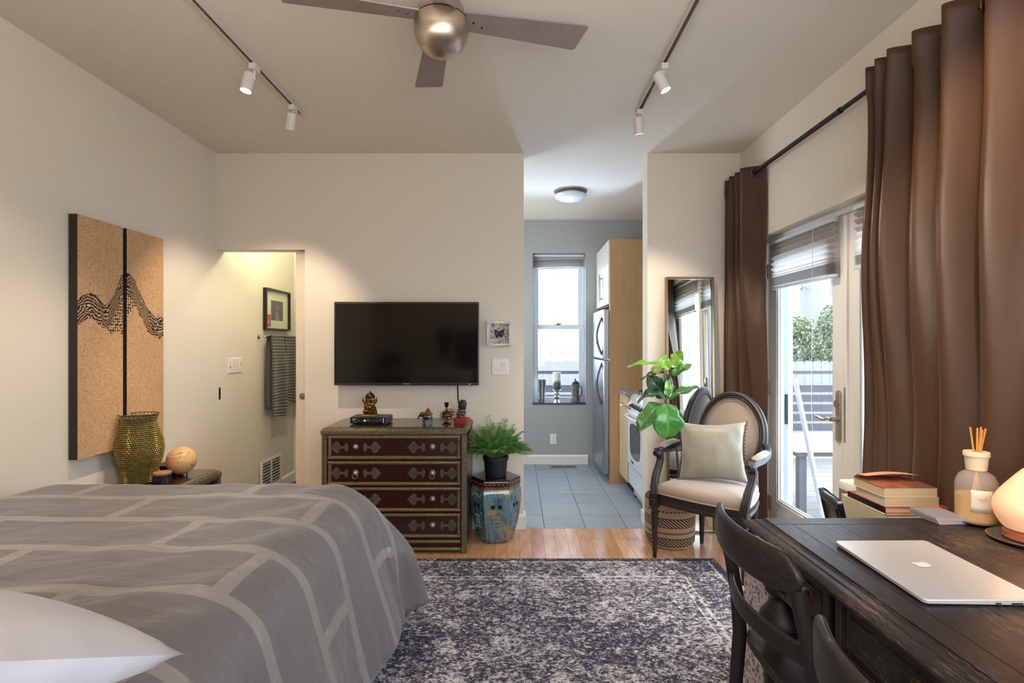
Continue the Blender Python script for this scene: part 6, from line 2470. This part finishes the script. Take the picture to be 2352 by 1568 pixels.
sp = thing('speaker', 'compact white-topped grey loudspeaker behind the books', 'speaker', (1.515, 2.40, .5005))
ov = lambda k, z: [Vector((.060 * k * math.copysign(abs(math.cos(a)) ** .6, math.cos(a)), .060 * k * math.copysign(abs(math.sin(a)) ** .6, math.sin(a)), z)) for a in [2 * PI * i / 32 for i in range(32)]]
MB().loft([ov(.96, 0), ov(1, .004), ov(1, .208)]).build('grille', mat('grey_speaker_grille', (120, 116, 116), .6, bump=(900, .4)), sp, sharp=50)
MB().loft([ov(1.005, .208), ov(1.01, .212), ov(1.01, .236), ov(.97, .241), ov(.9, .240)]).build('top_cap', mat('white_cap', (240, 236, 230), .35), sp, sharp=50)
o = text('lettering', 'SONOS', .011, INK, sp, Matrix.Translation((-.02, -.0608, .224)) @ FACE_CAM)

ph = thing('photo_frame', 'small black photo frame standing behind the desk in front of the glass door', 'picture frame', (1.262, 2.06, .503), rot=(0, 0, math.atan2(2.17 - 1.95, 1.239 - 1.187)))
TM = Matrix.Rotation(R(12), 4, 'X')
m = MB()
for (p, q, r_, s_) in ((-.113, -.083, 0, .28), (.083, .113, 0, .28), (-.083, .083, 0, .03), (-.083, .083, .25, .28)):
    m.box(p, q, -.010, .010, r_, s_, TM)
m.build('frame', mat('black_frame', 0), ph, smooth=False, bevel=.003, M=Matrix.Rotation(PI, 4, 'Z'))
m = MB()
frame_rect(m, -.088, .088, .025, .255, .007, -.014, .010)
m.v = [tuple(TM @ Vector(q)) for q in m.v]
m.build('inner_bead', mat('pewter', 0), ph, smooth=False, M=Matrix.Rotation(PI, 4, 'Z'))
MB().box(-.083, .083, -.004, .004, .03, .25, TM).build('photograph', mat('grey_photo', (140, 130, 126), .3, col2=(60, 54, 54), var=(16, .5)), ph, smooth=False, M=Matrix.Rotation(PI, 4, 'Z'))
MB().box(-.03, .03, -.07, -.067, 0, .14, Matrix.Rotation(R(-14), 4, 'X')).build('easel_back', DARKM, ph, smooth=False)

# ------------------------------------------------------------------ behind the camera: what the dark screen reflects
cs_ = thing('wall_console', 'narrow dark console shelf behind the camera under the lamp', 'console', (-1.3, YF + .14, 0))
MB().box(-.85, .85, -.13, .13, .80, .84).build('shelf', DWOODX, cs_, smooth=False)
for s in (-.8, .8):
    MB().box(s - .02, s + .02, -.11, .11, 0, .80).build('leg', DWOODZ, cs_, smooth=False)
tl_ = thing('table_lamp', 'dark table lamp with a black drum shade behind the camera', 'lamp', (-1.93, YF + .14, .8401))
MB().lathe([(.06, 0), (.06, .01), (.03, .02), (.06, .07), (.05, .12), (.012, .15), (.01, .20)], seg=24).build('base', CHROME, tl_)
MB().lathe([(.16, .17), (.15, .36)], seg=32, cap=False).build('lamp_shade', BLACKP, tl_)
for i, (x, z, w, h) in enumerate(((-1.13, 1.46, .11, .14), (-1.13, 1.24, .11, .11), (-.62, 1.28, .34, .30))):
    t = thing('picture_frame', ['small dark picture, upper of the two on the wall behind the camera', 'small silver-edged picture under the dark one behind the camera', 'large dark framed picture on the wall behind the camera'][i], 'picture', (x, YF, z))
    m = MB()
    frame_rect(m, -w, w, -h, h, .03, .001, .02)
    m.build('frame', DARKM if i != 1 else SILVER, t, smooth=False)
    MB().box(-w + .03, w - .03, .001, .008, -h + .03, h - .03).build('print', mat('dim_print', (70, 60, 58), .5), t, smooth=False)
